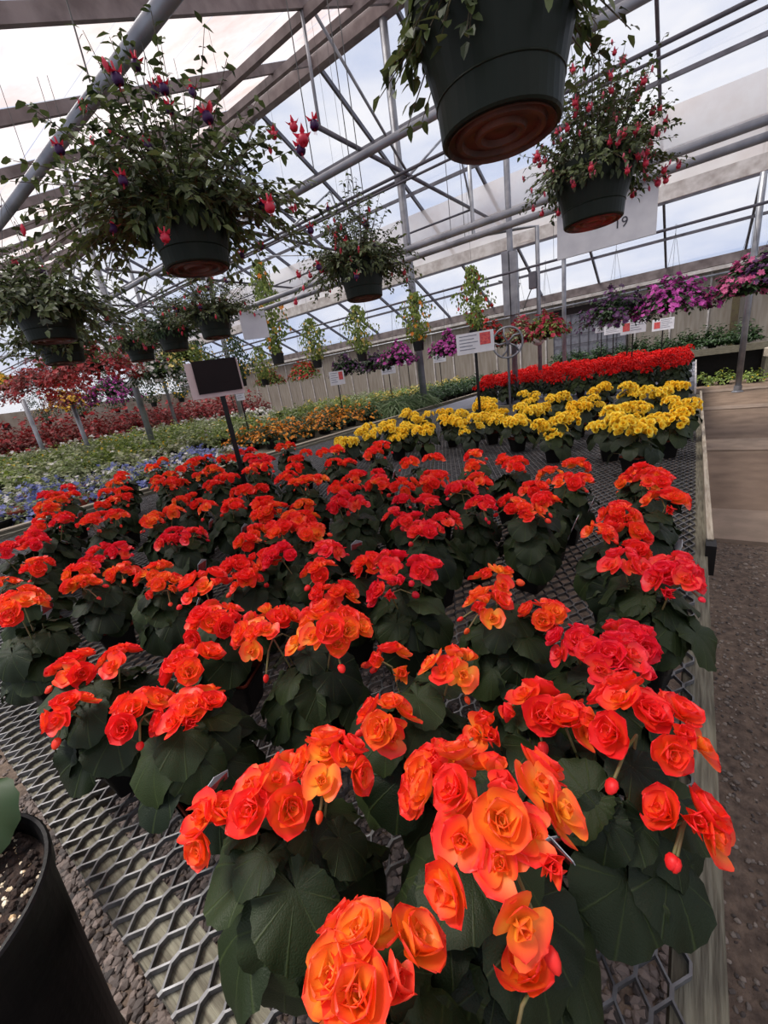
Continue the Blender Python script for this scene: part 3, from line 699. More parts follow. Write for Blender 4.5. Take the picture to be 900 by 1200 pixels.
def fuchsia(x, y, z, label, seed, R, h, nst, per, ls, nblo, col='red', rt=.145, rb=.105, ph=.19, ztop=2.67, droop=.3, upmin=.05, bscale=1.1, sau='saucer_brown', lm='fuchsia_leaf', sites=None):
    root = empty('hanging_fuchsia', (x, y, z), label, 'hanging plant', 'hanging fuchsia baskets')
    hang_pot_parts(root, rt, rb, ph, sau); wires(root, rt, ztop - z)
    L, B, S = bush(seed, R, h, -.02, nst, per, LEAFS, ls, droop=droop, upmin=upmin)
    r = random.Random(seed + 1)
    for i in range(nst * 2):     # leaves spilling over the rim
        a = r.uniform(0, 2 * PI); out = Vector((math.cos(a), math.sin(a), 0)); p = out * (rt * r.uniform(.9, 1.12)) + Vector((0, 0, r.uniform(-.08, .05)))
        L.append((frame(out + Vector((0, 0, .4)) + rdir(r, -1, 1) * .4, fwd=Vector((0, 0, -1)) + out * .3 + rdir(r, -1, 1) * .3), ls * r.uniform(.8, 1.4), p))
    link('foliage', merge('foliage', [(LEAFS[0], LEAFS[1], *TL(L), {})], lm, smooth=False), root, kind='stuff')
    b = MB()
    for s in S: b.tube(s, [.0028, .002, .0008], 4, False)
    link('stems', b.mesh('stems', 'stem_dark'), root, kind='stuff')
    spots = []
    for i in range(nblo):
        s = S[r.randrange(nst)]; p = s[2] if r.random() < .55 else s[1] + (s[2] - s[1]) * r.random(); spots.append(p + rdir(r, -1, 1) * .015)
    for s in (sites or []): spots.append(Vector(s))
    for i, p in enumerate(spots):
        M = Matrix.Translation(p) @ Matrix.Rotation(r.uniform(0, 6), 4, 'Z') @ Matrix.Rotation(r.uniform(-.35, .35), 4, 'X') @ Matrix.Scale(bscale * r.uniform(.8, 1.15), 4)
        if r.random() < .5 or i >= nblo:
            o = link('blossom', BLS[col][0], root, M=M); link('corolla', BLS[col][1 if (col == 'red' and r.random() < .6) else 2], o)
        else: link('bud', BUDM[col], root, M=M)
        b = None
    return root
A1 = H + .56
YE, ZE, YR, SL = 17.0, H + 1.95, 8.2, .47
fuchsia(-1.47, 1.02, A1 + .09, 'large hanging fuchsia with red and purple blossoms in dark green pot, upper left', 11, .43, .50, 230, 11, .034, 30, rt=.15, rb=.108, droop=.36,
        sites=[(0.172, -0.090, 0.255), (0.186, -0.090, 0.196), (0.300, -0.090, 0.191), (0.330, -0.090, 0.124), (0.060, -0.070, 0.370), (0.536, 0.030, 0.055), (0.565, 0.030, 0.016), (0.596, 0.050, 0.044), (0.543, 0.030, -0.001), (-0.316, -0.070, 0.412), (0.438, -0.020, -0.103)])
fuchsia(-.345, 1.0, A1 + .09, 'largest dark green hanging pot at the top centre, seen from below, foliage spilling left', 12, .22, .12, 70, 7, .030, 0, rt=.158, rb=.112, ph=.23, droop=.62)
fuchsia(-2.72, .92, A1 + .05, 'hanging fuchsia with grey-green spiky foliage and one red bud, at the left edge', 13, .42, .36, 170, 9, .038, 5, droop=.5, rt=.15)
fuchsia(-3.25, 1.12, A1 + .0, 'dark hanging pot cut by the left edge, behind the spiky fuchsia', 14, .28, .2, 70, 6, .045, 2, droop=.6)
fuchsia(-.385, 2.2, H + .68, 'hanging fuchsia crowded with pink blossoms, upper right before the white board', 15, .29, .47, 240, 11, .023, 130, col='pink', rt=.155, rb=.11, ph=.20, droop=.38, bscale=.8, sau='saucer_red')
fuchsia(-1.64, 2.23, H + .66, 'hanging fuchsia over the middle of the bench, left of the tall ridge post', 16, .36, .42, 200, 11, .027, 34, droop=.42, rt=.14, ph=.2)
fuchsia(-3.15, 2.2, H + .68, 'hanging fuchsia behind and below the large one, rightmost of three close pots', 17, .38, .40, 180, 10, .029, 34, droop=.25, rt=.14)
fuchsia(-3.8, 2.2, H + .68, 'small leafy hanging fuchsia, middle of three close pots', 18, .32, .34, 150, 9, .029, 8, droop=.25, rt=.14, lm='leaf_deep')
fuchsia(-4.45, 2.2, H + .68, 'pale-flowered hanging fuchsia, leftmost of three close pots', 19, .34, .32, 150, 9, .029, 50, col='pink', droop=.45, rt=.14)

def trailing(x, y, z, label, seed, R, h, lm, bm, nb, ls=.06, bs=.03, rt=.15, droop=.7, nst=150, per=7, cat='hanging plant', ztop=2.67, group='flowering baskets hanging beyond the benches', showpot=True):
    root = empty('hanging_basket', (x, y, z), label, cat, group)
    hang_pot_parts(root, rt, rt * .72, .17); wires(root, rt, ztop - z, .002)
    (fo, bl), S = bush_meshes(seed, lm, bm, R=R, h=h, z0=-.02, nst=nst, per=per, ls=ls, nb=int(nb * 1.9), bs=bs, droop=droop)
    link('foliage', fo, root, kind='stuff')
    if bl: link('blossoms', bl, root, kind='stuff')
    return root
def pos(xy, zy, Y): return xy * Y, Y, H + zy * Y
for xy, zy, Y, label, R, h, lm, bm, nb, kw in (
    (-.042, .062, 7.5, 'round magenta petunia basket, right of the two against the pale far wall', .46, .34, 'leaf_deep', 'bloom_magenta', 330, dict(droop=.45)),
    (-.134, .062, 7.5, 'dark violet petunia basket left of the magenta one', .47, .34, 'leaf_deep', 'bloom_violet', 260, dict(droop=.5)),
    (.062, .066, 7.5, 'pink petunia basket behind the right-hand post', .36, .28, 'leaf_deep', 'bloom_pink', 240, dict(droop=.45)),
    (.092, .072, 7.5, 'violet and magenta petunia basket at the right edge of the photo', .36, .30, 'leaf_deep', 'bloom_violet', 220, dict(droop=.45)),
    (-.263, .052, 7.5, 'crimson petunia basket behind the thin pipe with the ball float', .30, .26, 'leaf_green', 'bloom_crimson', 200, dict(droop=.5)),
    (-.318, .05, 7.5, 'crimson petunia basket with a pale green crown, left of the ball float', .30, .26, 'leaf_pale', 'bloom_crimson', 170, dict(droop=.5)),
    (-.395, .05, 7.5, 'scarlet flowering basket between the vine and the hand wheel', .30, .36, 'leaf_deep', 'bloom_scarlet', 200, dict(droop=.5)),
    (-.50, .05, 7.5, 'bright magenta petunia basket just right of the tall ridge post', .34, .28, 'leaf_deep', 'bloom_magenta', 240, dict(droop=.45)),
    (-.655, .05, 7.5, 'magenta petunia basket just left of the tall ridge post', .42, .3, 'leaf_deep', 'bloom_magenta', 260, dict(droop=.45)),
    (-.735, .045, 7.5, 'dark violet petunia basket left of the magenta one by the ridge post', .36, .28, 'leaf_deep', 'bloom_violet', 180, dict(droop=.5)),
    (-.84, .05, 7.5, 'purple and crimson flowering basket behind the small vine column', .36, .3, 'leaf_deep', 'bloom_violet', 160, dict(droop=.6)),
    (-1.02, .06, 7.5, 'bright scarlet basket low against the far wall, left of the vines', .36, .3, 'leaf_green', 'bloom_scarlet', 150, dict(droop=.6)),
    (-1.20, .055, 7.5, 'dull red basket at the far left end of the back row', .36, .28, 'leaf_green', 'bloom_maroon', 130, dict(droop=.5))):
    X, Y_, Z = pos(xy, zy, Y); trailing(X, Y_, Z, label, int(abs(X) * 100) + 60, R, h, lm, bm, nb, ztop=H + 1.3, bs=.032, **kw)
for xy, zy, Y, label, R, h, lm, bm, nb, kw in (
    (-2.55, .30, 2.95, 'wide basket of dark red foliage and blossoms, right half of the red mass', .62, .34, 'leaf_red', 'bloom_maroon', 330, dict(droop=.45, nst=260, bs=.034, ls=.048)),
    (-3.35, .31, 2.9, 'wide basket of dark red foliage and blossoms, left half of the red mass', .75, .40, 'leaf_red', 'bloom_maroon', 330, dict(droop=.5, nst=300, bs=.034, ls=.048)),
    (-4.3, .39, 2.4, 'yellow flowering basket at the left edge, under the dark pots', .34, .18, 'leaf_green', 'bloom_yellow', 160, dict(droop=.3)),
    (-3.05, .16, 3.9, 'yellow and dark red basket below the wide red ones', .55, .3, 'leaf_red', 'bloom_yellow', 160, dict(droop=.5)),
    (-2.45, .155, 3.9, 'purple petunia basket right of the yellow one', .52, .32, 'leaf_deep', 'bloom_magenta', 240, dict(droop=.6)),
    (-1.93, .18, 3.9, 'white flowering basket under the row of three pots', .46, .28, 'leaf_deep', 'bloom_white', 200, dict(droop=.5)),
    (-1.70, .22, 4.3, 'leafy green basket right of the white one', .45, .35, 'leaf_green', 'bloom_cream', 60, dict(droop=.7))):
    X, Y_, Z = pos(xy, zy, Y); trailing(X, Y_, Z, label, int(abs(X) * 100) + 7, R, h, lm, bm, nb, **kw)

# vine columns hanging / climbing
def vine(x, y, ztop, zbot, label, seed, bm='bloom_marigold', rad=.16, nb=40, lm='leaf_green'):
    root = empty('climbing_vine', (x, y, zbot), label, 'climbing plant', 'climbing vines beyond the bench'); r = random.Random(seed)
    hh = ztop - zbot; L = []; B = []; w0, w1 = r.uniform(0, 6), r.uniform(0, 6)
    def vprof(t, a): return (.95 * math.sin(PI * min(1, (1 - t) * .78 + .10)) ** 1.3 + .05) * (1 + .28 * math.sin(9 * t + 2 * a + w0) + .2 * math.sin(17 * t - a + w1))
    for i in range(int(900 * hh)):
        t = r.random(); a = r.uniform(0, 6.3); rr = rad * vprof(t, a) * r.uniform(.4, 1.15); out = Vector((math.cos(a), math.sin(a), 0)); p = out * rr + Vector((0, 0, .15 + (hh - .15) * t))
        L.append((frame(out + rdir(r, -.3, 1) * .7, fwd=Vector((0, 0, -1)) + rdir(r, -1, 1) * .7), r.uniform(.03, .058), p))
    for i in range(nb):
        t = r.random() ** 1.3; a = r.uniform(0, 6.3); out = Vector((math.cos(a), math.sin(a), 0)); p = out * rad * vprof(t, a) * 1.05 + Vector((0, 0, .15 + (hh - .2) * t)); B.append((frame(out + rdir(r, -.2, .4) * .5), r.uniform(.022, .036), p))
    link('pot', round_pot(.10, .08, .15), root)
    b = MB()
    for k in range(3):
        a = k * 2.1; b.tube([(.1 * math.cos(a), .1 * math.sin(a), .15), (0, 0, hh)], .006, 5)
    link('trellis', b.mesh('trellis', 'stem_dark'), root)
    link('foliage', merge('foliage', [(LEAFW[0], LEAFW[1], *TL(L), {})], lm, smooth=False), root, kind='stuff')
    link('blossoms', merge('blossoms', [(BLOOM[0], BLOOM[1], *TL(B), {})], bm, smooth=False), root, kind='stuff')
    link('hanger_wire', MB().tube([(0, 0, hh - .02), (0, 0, (ZE + SL * (YE - y) if y > YR else ZE + SL * (YE - YR) - SL * (YR - y)) - .01 - zbot)], .002, 4).mesh('hanger_wire', 'wire'), root)
for xy, zt_, zb_, Y, label, bm, rad in (
    (-1.13, .40, .09, 4.6, 'tall trailing vine with orange flowers hanging between the left pots and middle fuchsia', 'bloom_marigold', .22),
    (-.955, .20, .055, 6.5, 'vine column with pale orange flowers, second from the left', 'bloom_cream', .26),
    (-.775, .20, .05, 6.5, 'vine column with white and orange flowers, left of the ridge post', 'bloom_cream', .26),
    (-.585, .19, .05, 6.5, 'orange-flowered vine column directly behind the ridge post', 'bloom_marigold', .26),
    (-.425, .21, .05, 6.5, 'slim vine column with red flowers near the white sign', 'bloom_scarlet', .22),
    (-1.35, .22, .04, 6.0, 'green vine column behind the dark sign board', 'bloom_yellow', .32),
    (-1.58, .24, .06, 6.0, 'broad green vine behind the white flowering basket', 'bloom_yellow', .36),
    (-2.05, .22, .02, 7.0, 'wide green vine in the far left, behind the purple basket', 'bloom_cream', .6),
    (-2.45, .24, .02, 7.5, 'wide vine behind the dark red baskets, far left', 'bloom_scarlet', .7),
    (-1.80, .20, .02, 7.5, 'green vine between the white basket and the far wall', 'bloom_yellow', .55),
    (-2.95, .28, .02, 6.5, 'broad leafy vine at the far left edge behind the red mass', 'bloom_yellow', .7),
    (-3.55, .30, .02, 6.0, 'leftmost broad leafy vine, cut by the photo edge', 'bloom_cream', .7),
    (-1.22, .16, .03, 7.0, 'low leafy vine column at the left end of the back row', 'bloom_cream', .3)):
    vine(xy * Y, Y, H + zt_ * Y, H + zb_ * Y, label, int(-xy * 1000), bm, rad, lm='leaf_green' if xy > -1.3 else 'leaf_deep')

# ------------------------------------------------------------------ plants on the left and back benches
PPOT = round_pot(.11, .08, .12); PBOWL = round_pot(.14, .10, .11)
PBOWL_T = round_pot(.14, .10, .11, 'terracotta')
def proto(seed, lm, bm, leaf=LEAFS, **k): return [bush_meshes(seed + i, lm, bm, leaf, **k)[0] for i in range(3)]
PR = dict(
    blue=proto(700, 'leaf_sage', 'bloom_blue', R=.19, h=.14, z0=.10, nst=34, per=4, ls=.035, nb=75, bs=.021, droop=.35),
    blueb=proto(704, 'leaf_sage', 'bloom_white', R=.19, h=.14, z0=.10, nst=34, per=4, ls=.035, nb=45, bs=.019, droop=.35),
    sage=proto(710, 'leaf_sage', 'bloom_white', R=.26, h=.2, z0=.10, nst=34, per=5, ls=.05, nb=0, droop=.4),
    pale=proto(720, 'leaf_pale', 'bloom_white', R=.26, h=.18, z0=.10, nst=30, per=4, ls=.06, nb=16, bs=.02, droop=.5),
    green=proto(730, 'leaf_green', 'bloom_yellow', R=.26, h=.22, z0=.10, nst=36, per=5, ls=.05, nb=8, bs=.018, droop=.35),
    deep=proto(740, 'leaf_deep', 'bloom_yellow', R=.24, h=.30, z0=.10, nst=36, per=6, ls=.06, nb=0, droop=.1, upmin=.4),
    marigold=proto(750, 'leaf_deep', 'bloom_marigold', R=.25, h=.28, z0=.08, nst=44, per=6, ls=.045, nb=130, bs=.020, droop=.2, upmin=.15),
    cream=proto(760, 'leaf_green', 'bloom_cream', R=.24, h=.26, z0=.10, nst=34, per=5, ls=.05, nb=50, bs=.03, droop=.15, upmin=.3),
    strap=proto(770, 'leaf_strap', 'bloom_white', STRAP, R=.10, h=.16, z0=.10, nst=46, per=3, ls=.34, nb=0, droop=.2, upmin=.3),
    redleaf=proto(780, 'leaf_red', 'bloom_maroon', R=.45, h=.55, z0=.10, nst=110, per=7, ls=.06, nb=60, bs=.035, droop=.2, upmin=.1),
    white=proto(790, 'leaf_sage', 'bloom_white', R=.34, h=.2, z0=.10, nst=34, per=4, ls=.05, nb=90, bs=.035, droop=.2),
    shrub=proto(800, 'leaf_deep', 'bloom_white', R=.48, h=.55, z0=.10, nst=120, per=7, ls=.08, nb=0, droop=.2, upmin=.2))
WORD = dict(blue='small blue-flowered plant', blueb='white-headed bedding plant', sage='grey-green leafy potted plant', pale='pale variegated potted plant', green='bright green potted plant',
            deep='dark green upright potted plant', marigold='orange marigold', cream='cream-flowered plant', strap='strap-leaved grassy potted plant', redleaf='dark red-leaved plant', white='low white-flowered plant', shrub='bushy dark green shrub')
CAT = dict(marigold='marigold', shrub='shrub')
GR = dict(blue='blue and white bedding plants on the left bench', blueb='blue and white bedding plants on the left bench', sage='green plants on the left bench', pale='green plants on the left bench', green='green plants on the left bench',
          deep='dark green plants along the board', marigold='marigolds on the left bench', cream='cream-flowered plants on the left bench', strap='grassy plants by the board', redleaf='red-leaved plants far left', white='white plants far left', shrub='shrubs on the far bench')
def plant(kind, x, y, label, z=BENCH - .03, sc=1.0, group=None):
    r = random.Random(int(x * 977 + y * 3331)); ms = PR[kind][r.randrange(3)]
    root = empty('potted_shrub' if kind == 'shrub' else 'potted_plant', (x, y, z + .002), label, CAT.get(kind, 'potted plant'), group or GR[kind], r.uniform(0, 6)); root.scale = (sc,) * 3
    link('pot', (PBOWL_T if r.random() < .25 else PBOWL) if kind in ('blue', 'blueb') else PPOT, root)
    link('foliage', ms[0], root, kind='stuff')
    if ms[1]: link('blossoms', ms[1], root, kind='stuff')
    return root
spots = []
def fill(kindf, xs, ys, jit=.05):
    for j, y in enumerate(ys):
        for i, x in enumerate(xs):
            xx = x + rnd.uniform(-jit, jit); yy = y + rnd.uniform(-jit, jit)
            if inframe(xx, yy, BENCH + .15, 20): spots.append((kindf(xx, yy), xx, yy))
def lin(a, b, s):
    out = []; v = a
    while (v <= b if s > 0 else v >= b): out.append(v); v += s
    return out
fill(lambda x, y: 'blue' if rnd.random() < .66 else 'blueb', lin(-4.82, -6.4, -.33), lin(.35, 3.5, .33))
fill(lambda x, y: rnd.choice(['pale', 'pale', 'sage', 'green']), lin(-6.8, -7.9, -.42), lin(.5, 4.6, .42))
fill(lambda x, y: rnd.choice(['green', 'green', 'sage', 'pale']), lin(-8.3, -10.6, -.52), lin(.8, 7.0, .52))
fill(lambda x, y: rnd.choice(['sage', 'green', 'pale']), lin(-11.2, -14.6, -.68), lin(1.4, 8.6, .68))
fill(lambda x, y: 'marigold', lin(-5.35, -6.5, -.40), lin(4.2, 7.1, .42))
fill(lambda x, y: rnd.choice(['sage', 'green', 'sage']), lin(-6.9, -8.0, -.5), lin(5.2, 9, .55))
fill(lambda x, y: 'strap', [-4.95, -5.4], lin(7.2, 8.3, .5))
fill(lambda x, y: 'deep', lin(-4.85, -5.8, -.42), lin(8.7, 14, .5))
fill(lambda x, y: rnd.choice(['sage', 'green', 'cream']), lin(-6.3, -11, -.75), lin(9, 14.5, .8))
fill(lambda x, y: 'cream', [-6.3, -6.9], lin(9.2, 14.5, .6))
rowk = {}
for kind, x, y in spots: rowk.setdefault(kind, []).append((x, y))
for kind, pts in rowk.items():
    st = .42; ro = rows(pts, st, 0)
    for i, (x, y) in enumerate(pts):
        k, n = ro[i]; ok = ORD[k] if k < len(ORD) else '%dth' % (k + 1); on = ORD[n] if n < len(ORD) else '%dth' % (n + 1)
        plant(kind, x, y, '%s, %s from the board in row %s of its kind' % (WORD[kind], on, ok), sc=rnd.uniform(1.0, 1.25) * (1.3 if kind in ('sage', 'green', 'pale') else 1))

# far-left tables with white and red plants, far back table with shrubs, right round-edged bench
far_l = empty('display_table', (-17.8, 6, 0), 'far left table carrying low white and dark red plants', 'table')
part('table_top', MB().box(-20.5, -15.2, .5, 14, .62, .68), 'wood_grey', far_l)
for x in (-20.3, -15.4):
    for y in (.8, 7, 13.5): part('leg', MB().box(x - .04, x + .04, y - .04, y + .04, 0, .62), 'wood_grey', far_l)
n = 0
for y in lin(3.2, 12.5, .75):
    if inframe(-15.6, y, 1, 20): plant('white', -15.6, y, 'low white-flowered plant, %s from the left in the white strip' % ORD[n], z=.68, sc=1.4); n += 1
n = 0
for x in (-16.6, -17.9, -19.3):
    for y in lin(3.0, 13.0, .95):
        if inframe(x, y, 1.2, 20) and n < 60: plant('redleaf', x, y, 'dark red-leaved plant, %s from the left in the %s far red row' % (ORD[int((y - 3) / .95 + .01)], ORD[int((-x - 16) / 1.3)]), z=.68, sc=1.9); n += 1

back = empty('display_table', (-1.5, 16, 0), 'back table with grey wooden edge board along the far wall', 'table')
part('table_top', MB().box(-4.2, 1.75, 15.5, 16.7, .90, .94), 'wood_grey_x', back)
part('edge_board', MB().box(-4.2, 1.75, 15.46, 15.5, .80, .98), 'wood_grey_x', back)
part('under_table_shade', MB().box(-4.1, 1.7, 16.5, 16.54, 0, .9), 'black_plastic', back, label='dark sheet standing in for the shade below the table')  # black sheet drawn in place of the shade under the back table
for x in (-4.1, -1.2, 1.6):
    for y in (15.6, 16.4): part('leg', MB().box(x - .04, x + .04, y - .04, y + .04, 0, .9), 'wood_grey', back)
for i, x in enumerate(lin(-3.8, 1.5, .6)):
    plant('shrub', x, 16.05 + rnd.uniform(-.1, .1), 'dark green shrub on the far wall table, %s from the left' % ORD[i], z=.94, sc=rnd.uniform(.85, 1.1))
for i, (x, y) in enumerate(((.7, 15.0), (1.3, 14.9), (1.9, 14.9), (.2, 15.1))):
    plant('green', x, y, 'leafy green plant on the floor before the far table, %s from the right' % ORD[(2, 1, 0, 3)[i]], z=.0, sc=1.4, group='floor plants before the far table')
rb = empty('display_bench', (3.0, 12.3, 0), 'right-hand bench with a rounded weathered wooden edge, at the photo\'s right edge', 'bench')
b = MB(); prof = [(1.22 + .9 * (1 - math.cos(t * PI / 2)), 11.2 + 0 * t, t) for t in (0, 1)]
pts = []
for k in range(13):
    a = PI / 2 + k / 12 * PI; pts.append((2.0 + .85 * math.cos(a), 11.9 + .85 * math.sin(a)))
outline = [(4.5, 12.75)] + pts + [(4.5, 11.05)]
no = len(outline)
vs = [(x, y, .83) for x, y in outline] + [(x, y, .98) for x, y in outline]
b.add(vs, [tuple(range(no))[::-1], tuple(range(no, 2 * no))] + [(i, (i + 1) % no, no + (i + 1) % no, no + i) for i in range(no)])
part('bench_top', b, 'wood_pale', rb)
for x in (1.7, 3.0, 4.3): part('leg', MB().box(x - .05, x + .05, 11.5, 11.6, 0, .83), 'wood_grey', rb)
for i, (x, y) in enumerate(((1.75, 11.9), (2.3, 11.6), (2.4, 12.3), (3.0, 11.9), (3.6, 12.1))):
    plant('sage', x, y, 'low grey-green plant on the rounded right bench, %s from the aisle' % ORD[i], z=.98, sc=1.35, group='plants on the rounded bench')

# ------------------------------------------------------------------ greenhouse shell
YE, ZE, YR, SL = 17.0, H + 1.95, 8.2, .47
ZR = ZE + SL * (YE - YR)          # ridge height
def zroof(y): return ZE + SL * (YE - y) if y > YR else ZR - SL * (YR - y)
YN = YR - (ZR - ZE) / SL          # near eave
X0, X1 = -30.15, 4.65
RX = [.95 - 1.85 * k for k in range(-2, 17)]
ridge = struct('ceiling', MB().box(X0, X1, YR - .09, YR + .09, ZR - .24, ZR - .02).mesh('ceiling', 'wood_frame'))
ridge['label'] = 'greenhouse roof of wooden ridge, rafters, purlins, steel ties and film panels'
def rpart(name, b, m, smooth=False): return link(name, b.mesh(name, m, smooth), ridge)
def sloped_bar(x, ya, yb, w_, d_, dz=0):
    za, zb = zroof(ya) + dz, zroof(yb) + dz; x0, x1 = x - w_ / 2, x + w_ / 2
    return MB().add([(x0, ya, za - d_), (x1, ya, za - d_), (x1, yb, zb - d_), (x0, yb, zb - d_), (x0, ya, za), (x1, ya, za), (x1, yb, zb), (x0, yb, zb)],
                    [(0, 3, 2, 1), (4, 5, 6, 7), (0, 1, 5, 4), (1, 2, 6, 5), (2, 3, 7, 6), (3, 0, 4, 7)])
for x in RX:
    rpart('rafter', sloped_bar(x, YR + .09, YE, .055, .10), 'pipe_dark')
    rpart('rafter', sloped_bar(x, YN, YR - .09, .07, .14), 'wood_frame')
FP = [8.29, 9.9, 11.4, 12.9, 14.3, 15.6, 16.95]
for y in FP[1:-1]: rpart('purlin', MB().box(X0, X1, y - .028, y + .028, zroof(y) - .17, zroof(y) - .10), 'pipe_dark')
NP = [YN + .05, .6, 1.9, 3.2, 4.5, 5.8, 7.0, 8.11]
for y in NP[5:-1]: rpart('purlin', MB().box(X0, X1, y - .04, y + .04, zroof(y) - .26, zroof(y) - .14), 'wood_frame')
for i in range(len(RX) - 1):
    xa, xb = RX[i + 1] + .03, RX[i] - .03
    for j in range(len(FP) - 1):
        ya, yb = FP[j] + .01, FP[j + 1] - .01; za, zb = zroof(ya) + .012, zroof(yb) + .012
        rpart('roof_pane', MB().add([(xa, ya, za), (xb, ya, za), (xb, yb, zb), (xa, yb, zb)], [(0, 1, 2, 3)]), 'clear_film')
    for j in range(len(NP) - 1):
        ya, yb = NP[j] + .01, NP[j + 1] - .01; za, zb = zroof(ya) + .012, zroof(yb) + .012
        rpart('film_panel', MB().add([(xa, ya, za), (xb, ya, za), (xb, yb, zb), (xa, yb, zb)], [(0, 1, 2, 3)]), 'white_film')
# steel trusses every second rafter
for x in [v for v in RX if v < -4][0::2]:
    zt_ = H + 3.5; yA = 5.7; yB = YE - (zt_ - ZE) / SL - .1
    rpart('tie_bar', MB().tube([(x, yA, zt_), (x, yB, zt_)], .035, 8), 'pipe_dark', True)
    for a, c in (((YR, zt_), (YR - 2.2, zroof(YR - 2.2) - .15)), ((YR, zt_), (YR + 2.2, zroof(YR + 2.2) - .12)), ((5.75, zt_), (5.75, zroof(5.75) - .15)), ((YR + 2.9, zt_), (YR + 2.2, zroof(YR + 2.2) - .12))):
        rpart('brace', MB().tube([(x, a[0], a[1]), (x, c[0], c[1])], .024, 6), 'pipe_grey', True)
    if x < -8:
        rpart('long_brace', MB().tube([(x, YR, ZR - .25), (x - 3.7, YR, zt_)], .022, 6), 'pipe_grey', True)
    for y in ((YR + 2.9,) if x < -8 else ()):
        rpart('cross_brace', MB().tube([(x, y, zt_), (x - 3.7, y, zroof(y) - .3)], .018, 6), 'pipe_grey', True)
for y in (YR, YR + 2.9): rpart('stringer', MB().tube([(X0, y, H + 3.5), (-4.65, y, H + 3.5)], .024, 6), 'pipe_dark', True)
# hanging curtain of rolled film
b = MB(); nx = 60; ny = 8; yc = 12.0; ztc, zbc = zroof(12) - .1, H + .222 * 12
for j in range(ny + 1):
    for i in range(nx + 1):
        X = X0 + .3 + (X1 - X0 - .6) * i / nx; t = j / ny
        sag = .12 * math.sin(i * 1.05) * t + .1 * noise.noise(Vector((X * .6, t * 3, 0)))
        b.v.append((X, yc + .25 * math.sin(PI * t) + sag * .6, ztc + (zbc - ztc) * t + .08 * math.sin(i * .9) * t * (1 - t) * 4))
for j in range(ny):
    for i in range(nx): a = j * (nx + 1) + i; b.f.append((a, a + 1, a + nx + 2, a + nx + 1))
cur = link('shade_curtain', b.mesh('shade_curtain', 'curtain_film', True), None, label='long whitish film curtain hanging below the far roof slope', category='curtain')
link('hem_board', MB().box(X0, X1, 11.93, 11.98, zbc - .06, zbc + .22).mesh('hem_board', 'white_paint'), cur)
# far wall: sill, panels, gutter
wall = struct('wall_back', MB().box(X0, X1, 17.05, 17.15, 0, ZE - .3).mesh('wall_back', 'wall_panel'))
xx = X0
while xx < X1 - .1:
    link('wall_panel', MB().box(xx + .02, xx + .92, 16.99, 17.04, .5, ZE - .32).mesh('wall_panel', 'wall_panel'), wall)
    link('panel_batten', MB().box(xx - .03, xx + .02, 16.96, 17.04, .4, ZE - .3).mesh('panel_batten', 'white_paint'), wall); xx += .95
link('gutter_beam', MB().box(X0, X1, 16.85, 17.1, ZE - .30, ZE - .05).mesh('gutter_beam', 'wood_frame'), wall)
link('gutter_beam', MB().box(X0, X1, 16.80, 16.99, ZE - .42, ZE - .32).mesh('gutter_beam', 'white_paint'), wall)
link('vent_pipe', MB().tube([(X0, 16.7, ZE - .55), (X1, 16.7, ZE - .55)], .03, 8).mesh('vent_pipe', 'pipe_grey', True), wall)
vent = empty('wall_vent', (-3.0, 16.9, 1.2), 'grey gridded cooling vent in the far wall left of the violet petunias', 'vent')
link('vent_panel', MB().box(-1.2, 1.1, .0, .05, -.2, 1.45).mesh('vent_panel', 'vent_grid'), vent)
for k in range(9): link('grid_bar', MB().box(-1.2 + k * .2875 - .012, -1.2 + k * .2875 + .012, -.02, 0, -.2, 1.45).mesh('grid_bar', 'pipe_dark'), vent)
for k in range(6): link('grid_bar', MB().box(-1.2, 1.1, -.03, -.02, -.2 + k * .33 - .012, -.2 + k * .33 + .012).mesh('grid_bar', 'pipe_dark'), vent)
link('dark_opening', MB().box(-1.2, 1.1, -.02, .04, 1.45, 1.68).mesh('dark_opening', 'sign_dark'), vent)
dp = link('timber_post', MB().box(.78, .95, 16.72, 16.88, 0, ZE - .42).mesh('timber_post', 'stem_dark'), None, label='dark rough timber post against the far wall behind the pink petunias', category='post')
struct('wall_right', MB().box(X1, X1 + .1, YN, 17.15, 0, .9).mesh('wall_right', 'white_paint'))
wl = struct('wall_left', MB().box(X0 - .1, X0, YN, 17.15, 0, 2.6).mesh('wall_left', 'wall_panel'))
for i in range(8):
    link('wall_pane', MB().box(X0 - .06, X0 - .04, YN + i * 2.2, YN + i * 2.2 + 2.14, 2.6, min(zroof(YN + i * 2.2 + .02), zroof(min(YE, YN + i * 2.2 + 2.14))) - .05).mesh('wall_pane', 'clear_film'), wl)

# posts
def post(x, y, z1, r, label, clampz=None):
    root = empty('steel_post', (x, y, 0), label, 'post')
    link('tube', MB().tube([(0, 0, 0), (0, 0, z1)], r, 14).mesh('tube', 'pipe_grey', True), root)
    link('foot_plate', MB().lathe([(0, 0), (r * 1.9, 0), (r * 1.9, .03), (r * 1.3, .05), (r * 1.3, .16), (r * 1.02, .16)], 14).mesh('foot_plate', 'pipe_grey'), root)
    if clampz: link('clamp', MB().lathe([(r * 1.0, clampz - .06), (r * 1.5, clampz - .06), (r * 1.5, clampz + .06), (r * 1.0, clampz + .06)], 12).mesh('clamp', 'pipe_dark'), root)
    return root
post(-4.8, YR, ZR - .25, .075, 'tall grey steel ridge post rising left of the middle, behind the yellow begonias', H + 3.5)
rp = post(-2.75, YR, ZR - .25, .05, 'grey steel ridge post with two control boxes, behind the hand wheel', H + 3.5)
post(.88, 12.97, zroof(12.97) - .1, .06, 'grey steel post standing on the floor beyond the aisle, right', None)
post(-8.4, 3.85, zroof(3.85) - .15, .055, 'leaning-looking grey post at far left beside the dark red basket', None)
